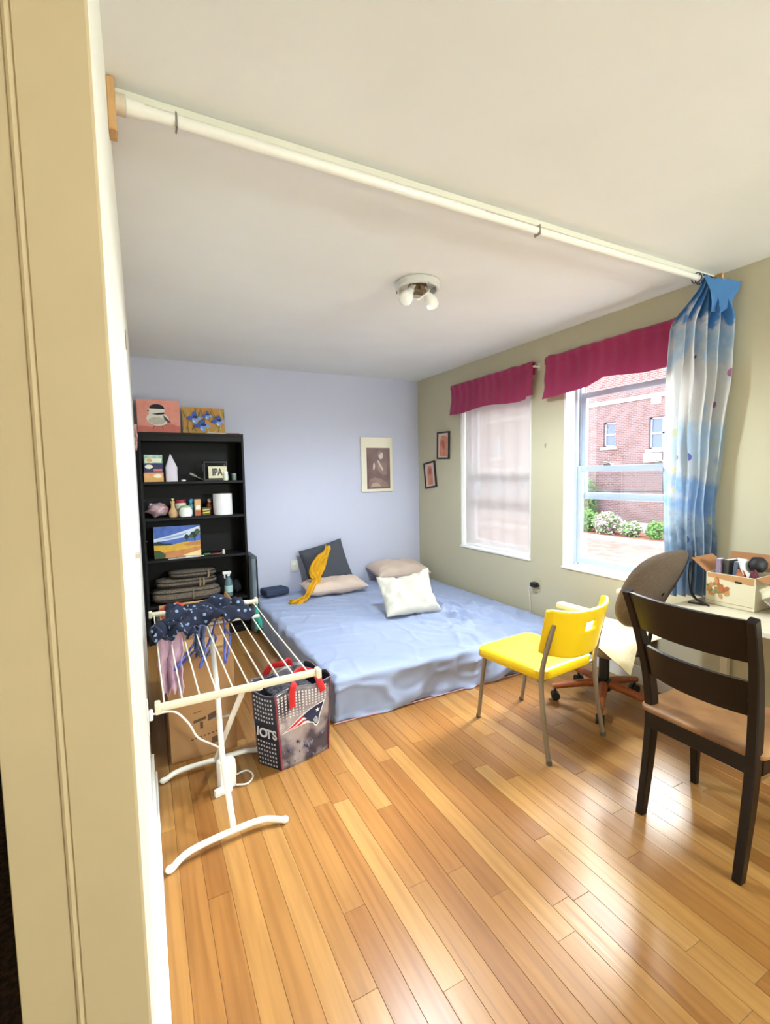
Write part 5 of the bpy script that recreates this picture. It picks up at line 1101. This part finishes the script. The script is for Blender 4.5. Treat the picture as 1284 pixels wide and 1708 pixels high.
def slat(z0, z1, bow, dropR=0.0):
    q = MB(); NU, NV = 24, 6
    def fn(u, v, s):
        z = z0+(z1-z0)*v; a = post_at(postL, min(z, 0.953)); c = post_at(postR, min(z, 0.946)); p = a.lerp(c, u); p.z = z-0.006*u
        p.x += -bow*4*u*(1-u)*1.0+s*0.009; return p
    for s in (-1, 1): q.grid(NU, NV, lambda u, v, s=s: fn(u, v, s))
    q.add([fn(i/NU, 1, s) for i in range(NU+1) for s in (-1, 1)], [(2*i, 2*i+1, 2*i+3, 2*i+2) for i in range(NU)])
    q.add([fn(i/NU, 0, s) for i in range(NU+1) for s in (-1, 1)], [(2*i, 2*i+1, 2*i+3, 2*i+2) for i in range(NU)])
    q.xf(OD); q.build('back_slat', M_DARK, t, smooth=40)
slat(0.80, 0.952, 0.045); slat(0.60, 0.728, 0.045)
b = MB(); shell_seat(b, 0.46, 0.43, 0.05, 0.462, 0.024, 0.010, 0.05); b.xf(Matrix.Rotation(-PI/2, 4, 'Z')); b.xf(Matrix.Translation((2.04-DX, 0.985-DY, 0))); b.build('seat', M_SEAT, t, smooth=45)
for (y, hx) in ((1.178, 2.205), (0.775, 2.215)):
    b = MB(); beam(b, [(hx, y, 0.0), (hx-0.004, y, 0.2), (hx-0.006, y, 0.436)], [0.026, 0.034, 0.042], [0.026, 0.034, 0.042]); b.xf(OD); b.build('front_leg', M_DARK, t)
b = MB(); b.box((1.845, 0.80, 0.365), (1.868, 1.17, 0.437), 0.003); b.xf(OD); b.build('apron', M_DARK, t)
b = MB(); b.box((2.19, 0.79, 0.375), (2.21, 1.17, 0.437), 0.003); b.xf(OD); b.build('apron', M_DARK, t)
for y in (0.772, 1.165):
    b = MB(); b.box((1.86, y, 0.375), (2.20, y+0.018, 0.437), 0.003); b.xf(OD); b.build('apron', M_DARK, t)
b = MB(); b.tube([(1.93, 1.10, 0.345), (1.93, 1.10, 0.375)], 0.012, 10); b.tube([(1.88, 1.13, 0.36), (1.98, 1.06, 0.36)], 0.008, 8); b.xf(OD); b.build('corner_brace', M_DARK, t, smooth=40)

# ------------------------------------------------------------------ office chair
t = thing('office_chair', 'beige and brown swivel office chair with wooden star base by the window', 'chair', (2.50, 1.885, 0), 0.04)
M_OWOOD = mat('orange_stained_wood', (158, 84, 42), 0.4, var=(14, (138, 70, 34)), stretch=(3, 3, 3)); M_OFAB = mat('taupe_upholstery', (104, 88, 74), 0.9, var=(90, (90, 76, 63), 0.2)); M_OBEI = mat('beige_upholstery', (214, 200, 166), 0.9, var=(12, (204, 188, 150)), bump=(60, 0.2))
for k in range(5):
    a = R(-148)+k*2*PI/5; ca, sa = math.cos(a), math.sin(a); b = MB(); P = []
    prof = [(0.035, 0.125, 0.028), (0.12, 0.118, 0.025), (0.22, 0.10, 0.021), (0.30, 0.083, 0.018)]
    b.tube([(r*ca, r*sa, z) for r, z, w in prof], [w for r, z, w in prof], 8); lg = b.build('base_arm', M_OWOOD, t, smooth=50)
    b = MB(); b.tube([(0.285*ca, 0.285*sa, 0.085), (0.285*ca, 0.285*sa, 0.045)], 0.008, 8)
    for s in (-1, 1):
        c = Vector((0.285*ca-sa*0.014*s, 0.285*sa+ca*0.014*s, 0.027)); d = Vector((-sa, ca, 0))*0.009*s
        b.tube([c-d, c+d], 0.0265, 16)
    b.build('caster', M_BLACKPLASTIC, lg, smooth=40)
b = MB(); b.lathe([(0.04, 0.085), (0.045, 0.10), (0.045, 0.15), (0.03, 0.155), (0.03, 0.29), (0.018, 0.30), (0.018, 0.375)], seg=20); b.build('gas_column', M_BLACKPLASTIC, t, smooth=40)
b = MB(); b.box((-0.10, -0.16, 0.355), (0.10, 0.14, 0.385), 0.006); b.build('tilt_plate', M_BLACKPLASTIC, t)
b = MB(); shell_seat(b, 0.48, 0.46, 0.10, 0.435, 0.055, 0.0, 0.04); b.build('seat', M_OFAB, t, smooth=50)
def pad(u, v, s):
    a, c = 2*u-1, 2*v-1; th = (max(0, 1-a**6)*max(0, 1-c**6))**0.6; x, y = 0.245*a, 0.235*c-0.015
    z = 0.448+s*0.022*th+0.006*nz(a*4, c*4, s)
    dr = max(0, -c-0.45)*max(0, -a-0.25); z -= 0.22*dr; x -= 0.05*dr; y -= 0.22*dr
    return (x, y, z)
b = MB(); b.grid(26, 26, lambda u, v: pad(u, v, 1)); b.grid(26, 26, lambda u, v: pad(u, v, -1)); b.build('seat_pad', M_OBEI, t, smooth=60)
# reclined oval backrest
def bk(u, v):
    a = u*2*PI; e = 2.6; c, s = math.cos(a), math.sin(a); x = math.copysign(abs(c)**(2/e), c); z = math.copysign(abs(s)**(2/e), s)
    lat = v*PI; r = max(1e-3, math.sin(lat))**0.45; y = -0.045*math.copysign(abs(math.cos(lat))**0.8, math.cos(lat))
    X = 0.215*x*r*(1+0.06*z*r); Z = 0.255*z*r; Y = y+0.05*(X/0.215)**2-0.02*(Z/0.25)
    return Vector((X, Y, Z))
b = MB(); b.grid(44, 18, bk, wrap_u=True); b.xf(Matrix.Translation((-0.02, -0.315, 0.775)) @ Matrix.Rotation(R(22), 4, 'X')); b.build('backrest', M_OFAB, t, smooth=60)
b = MB(); b.tube(smoothpath([(0, -0.10, 0.362), (0, -0.22, 0.37), (0, -0.27, 0.45), (0, -0.30, 0.66)], 5), 0.018, 10, flat=0.5); b.build('back_bracket', M_BLACKPLASTIC, t, smooth=50)
for s in (-1, 1):
    b = MB(); b.tube(smoothpath([(s*0.13, -0.02, 0.37), (s*0.27, -0.02, 0.38), (s*0.285, -0.02, 0.45), (s*0.285, -0.01, 0.62)], 5), 0.014, 10); ar = b.build('arm_support', M_BLACKPLASTIC, t, smooth=50)
    b = MB(); b.box((s*0.285-0.03, -0.14, 0.62), (s*0.285+0.03, 0.11, 0.655), 0.014, seg=3); b.build('arm_pad', mat('pale_taupe_pad', (206, 194, 172), 0.5), ar, smooth=50)

# ------------------------------------------------------------------ desk and the things on it
t = thing('desk', 'pale cream desk against the right wall behind the dark chair', 'desk', (2.63, 0.8, 0)); OK = Matrix.Translation((-2.63, -0.8, 0))
M_DESK = mat('cream_laminate', (218, 208, 184), 0.5)
b = MB(); b.box((2.33, 0.05, 0.712), (2.914, 1.435, 0.74), 0.004); b.xf(OK); b.build('desk_top', M_DESK, t)
b = MB(); b.box((2.326, 0.05, 0.716), (2.3302, 1.435, 0.736)); b.xf(OK); b.build('edge_band', M_TRIM, t)
for (x, y) in ((2.89, 1.41), (2.89, 0.10), (2.37, 0.10)):
    b = MB(); b.box((x-0.018, y-0.018, 0), (x+0.018, y+0.018, 0.712), 0.003); b.xf(OK); b.build('leg', M_DESK, t)
b = MB(); b.box((2.40, 1.40, 0.672), (2.90, 1.42, 0.712)); b.box((2.89, 0.1, 0.65), (2.91, 1.4, 0.712)); b.xf(OK); b.build('apron', M_DESK, t)
DZ = 0.7402
t = thing('floral_carton', 'white floral carton with open flaps full of odds and ends on the desk', 'box', (2.69, 1.255, DZ), (0, 0, 0.03)); w, d, h, th = 0.21, 0.215, 0.165, 0.004
M_WCARD = mat('cream_printed_card', (226, 218, 190), 0.7); M_BCARD = mat('brown_card_inside', (162, 112, 72), 0.85)
b = MB(); b.box((-w/2, -d/2, 0), (-w/2+th, d/2, h)); b.box((w/2-th, -d/2, 0), (w/2, d/2, h)); b.box((-w/2+th, -d/2, 0), (w/2-th, -d/2+th, h)); b.box((-w/2+th, d/2-th, 0), (w/2-th, d/2, h)); b.box((-w/2, -d/2, 0), (w/2, d/2, th)); b.build('carton', M_WCARD, t)
b = MB(); fl = random.Random(3); X = -w/2-0.0008
for k in range(24):
    a = fl.uniform(0, 2*PI); r = fl.uniform(0, 0.05); b.poly([(X-0.0001*k, 0.05+r*math.cos(a)+p[0], 0.088+r*0.8*math.sin(a)+p[1]) for p in ell(0, 0, 0.016, 0.009, 8, fl.random()*3)], k % 3)
b.poly([(X, -0.10, 0.128), (X, 0.10, 0.14), (X, 0.104, 0.162), (X, -0.104, 0.162)], 3); b.poly([(X-0.0003, -0.052, 0.138), (X-0.0003, -0.022, 0.138), (X-0.0003, -0.022, 0.128), (X-0.0003, -0.052, 0.128)], 4)
b.poly([(X, -0.10, 0.020), (X, 0.10, 0.020), (X, 0.10, 0.022), (X, -0.10, 0.022)], 3)
b.build('floral_print', [mat('rust_flower', (178, 104, 58), 0.7), mat('orange_flower', (202, 140, 86), 0.7), mat('leaf_print', (132, 138, 84), 0.7), mat('tan_band', (196, 150, 100), 0.7), M_BLACKPLASTIC], t)
b = MB(); b.box((-w/2, 0, 0), (w/2, 0.003, 0.10)); b.xf(Matrix.Translation((0, d/2-0.002, h)) @ Matrix.Rotation(R(-52), 4, 'X')); b.build('flap', M_BCARD, t)
b = MB(); b.box((-w/2, -0.003, 0), (w/2, 0, 0.10)); b.xf(Matrix.Translation((0, -d/2+0.002, h)) @ Matrix.Rotation(R(105), 4, 'X')); b.build('flap', M_BCARD, t)
b = MB(); b.box((0, -d/2, 0), (0.003, d/2, 0.09)); b.xf(Matrix.Translation((w/2-0.002, 0, h)) @ Matrix.Rotation(R(20), 4, 'Y')); b.build('flap', M_BCARD, t)
def standing(nm, label, cat, x, y, dx, dy, hh, m, rot, pages=None):
    t_ = thing(nm, label, cat, (x, y, DZ+0.006), rot); q = MB(); q.box((-dx/2, -dy/2, 0), (dx/2, dy/2, hh), 0.0015); q.build('cover', m, t_)
    q = MB(); q.box((-dx/2+0.004, -dy/2+0.0015, 0.003), (dx/2+0.0012, dy/2-0.0015, hh+0.001)); q.build('pages', M_PAPER, t_); return t_
standing('notebook', 'lilac notebook standing at the left in the floral carton', 'book', 2.63, 1.325, 0.05, 0.018, 0.225, mat('lilac_cover', (150, 132, 158), 0.5), (0, 0.04, 0.1))
standing('notebook', 'dark grey notebook standing in the floral carton', 'book', 2.68, 1.298, 0.10, 0.022, 0.22, mat('dark_grey_cover', (70, 72, 70), 0.5), (0.0, 0.04, 0.05))
standing('notebook', 'grey blue magazine standing in the middle of the floral carton', 'book', 2.69, 1.265, 0.12, 0.02, 0.215, mat('grey_blue_cover', (96, 106, 128), 0.4), (0.05, 0.05, 0.0))
b = MB(); b.grid(8, 10, lambda u, v: (-0.05+0.1*u+0.01*math.sin(v*4), -0.02+0.05*v+0.012*math.sin(u*5), 0.01+0.235*v-0.02*v*u)); single(b, 'folded_leaflet', M_PAPER, 'white folded leaflet sticking out of the floral carton', 'leaflet', (2.68, 1.215, DZ+0.006), 0.2, smooth=50, solid=0.003)
blob('rust_pouch', 'rust orange pouch inside the floral carton', 'pouch', (2.645, 1.235, DZ+0.008), (0.03, 0.028, 0.085), mat('rust_fabric', (170, 100, 60), 0.85), 3, 0.2)
blob('maroon_cloth', 'maroon cloth at the right side of the floral carton', 'cloth', (2.655, 1.182, DZ+0.008), (0.034, 0.024, 0.09), mat('maroon_fabric', (96, 40, 48), 0.9), 5, 0.2)
blob('black_headset', 'black rounded case on top of the floral carton things', 'case', (2.73, 1.20, DZ+0.17), (0.045, 0.038, 0.04), mat('black_soft_case', (28, 26, 30), 0.6), 7, 0.12)
b = MB(); b.box((-0.09, -0.045, 0.0), (0.09, 0.045, 0.004)); b.xf(Matrix.Rotation(R(38), 4, 'X')); single(b, 'loose_papers', mat('white_red_sheet', (222, 210, 208), 0.8), 'white sheet sloping beside the floral carton on the desk', 'papers', (2.70, 1.085, DZ+0.034), 0.05)
blob('grey_cloth', 'grey cloth lump at the frame edge of the desk', 'cloth', (2.60, 1.02, DZ), (0.06, 0.045, 0.07), mat('grey_felt', (150, 146, 140), 0.95), 12, 0.3)
b = MB(); b.tube(smoothpath([(2.50, 1.40, 0.005), (2.53, 1.33, 0.005), (2.515, 1.36, 0.02), (2.55, 1.41, 0.05), (2.59, 1.432, 0.10), (2.60, 1.435, 0.2), (2.61, 1.44, 0.26)], 8), 0.005, 8); b.tube(smoothpath([(2.52, 1.31, 0.005), (2.55, 1.36, 0.008), (2.57, 1.42, 0.03), (2.575, 1.44, 0.12), (2.59, 1.445, 0.20)], 8), 0.005, 8)
b.xf(Matrix.Translation((-2.55, -1.38, 0))); single(b, 'loose_cables', M_BLACKPLASTIC, 'black cables trailing over the desk beside the curtain', 'cable', (2.55, 1.38, DZ+0.001), smooth=50)
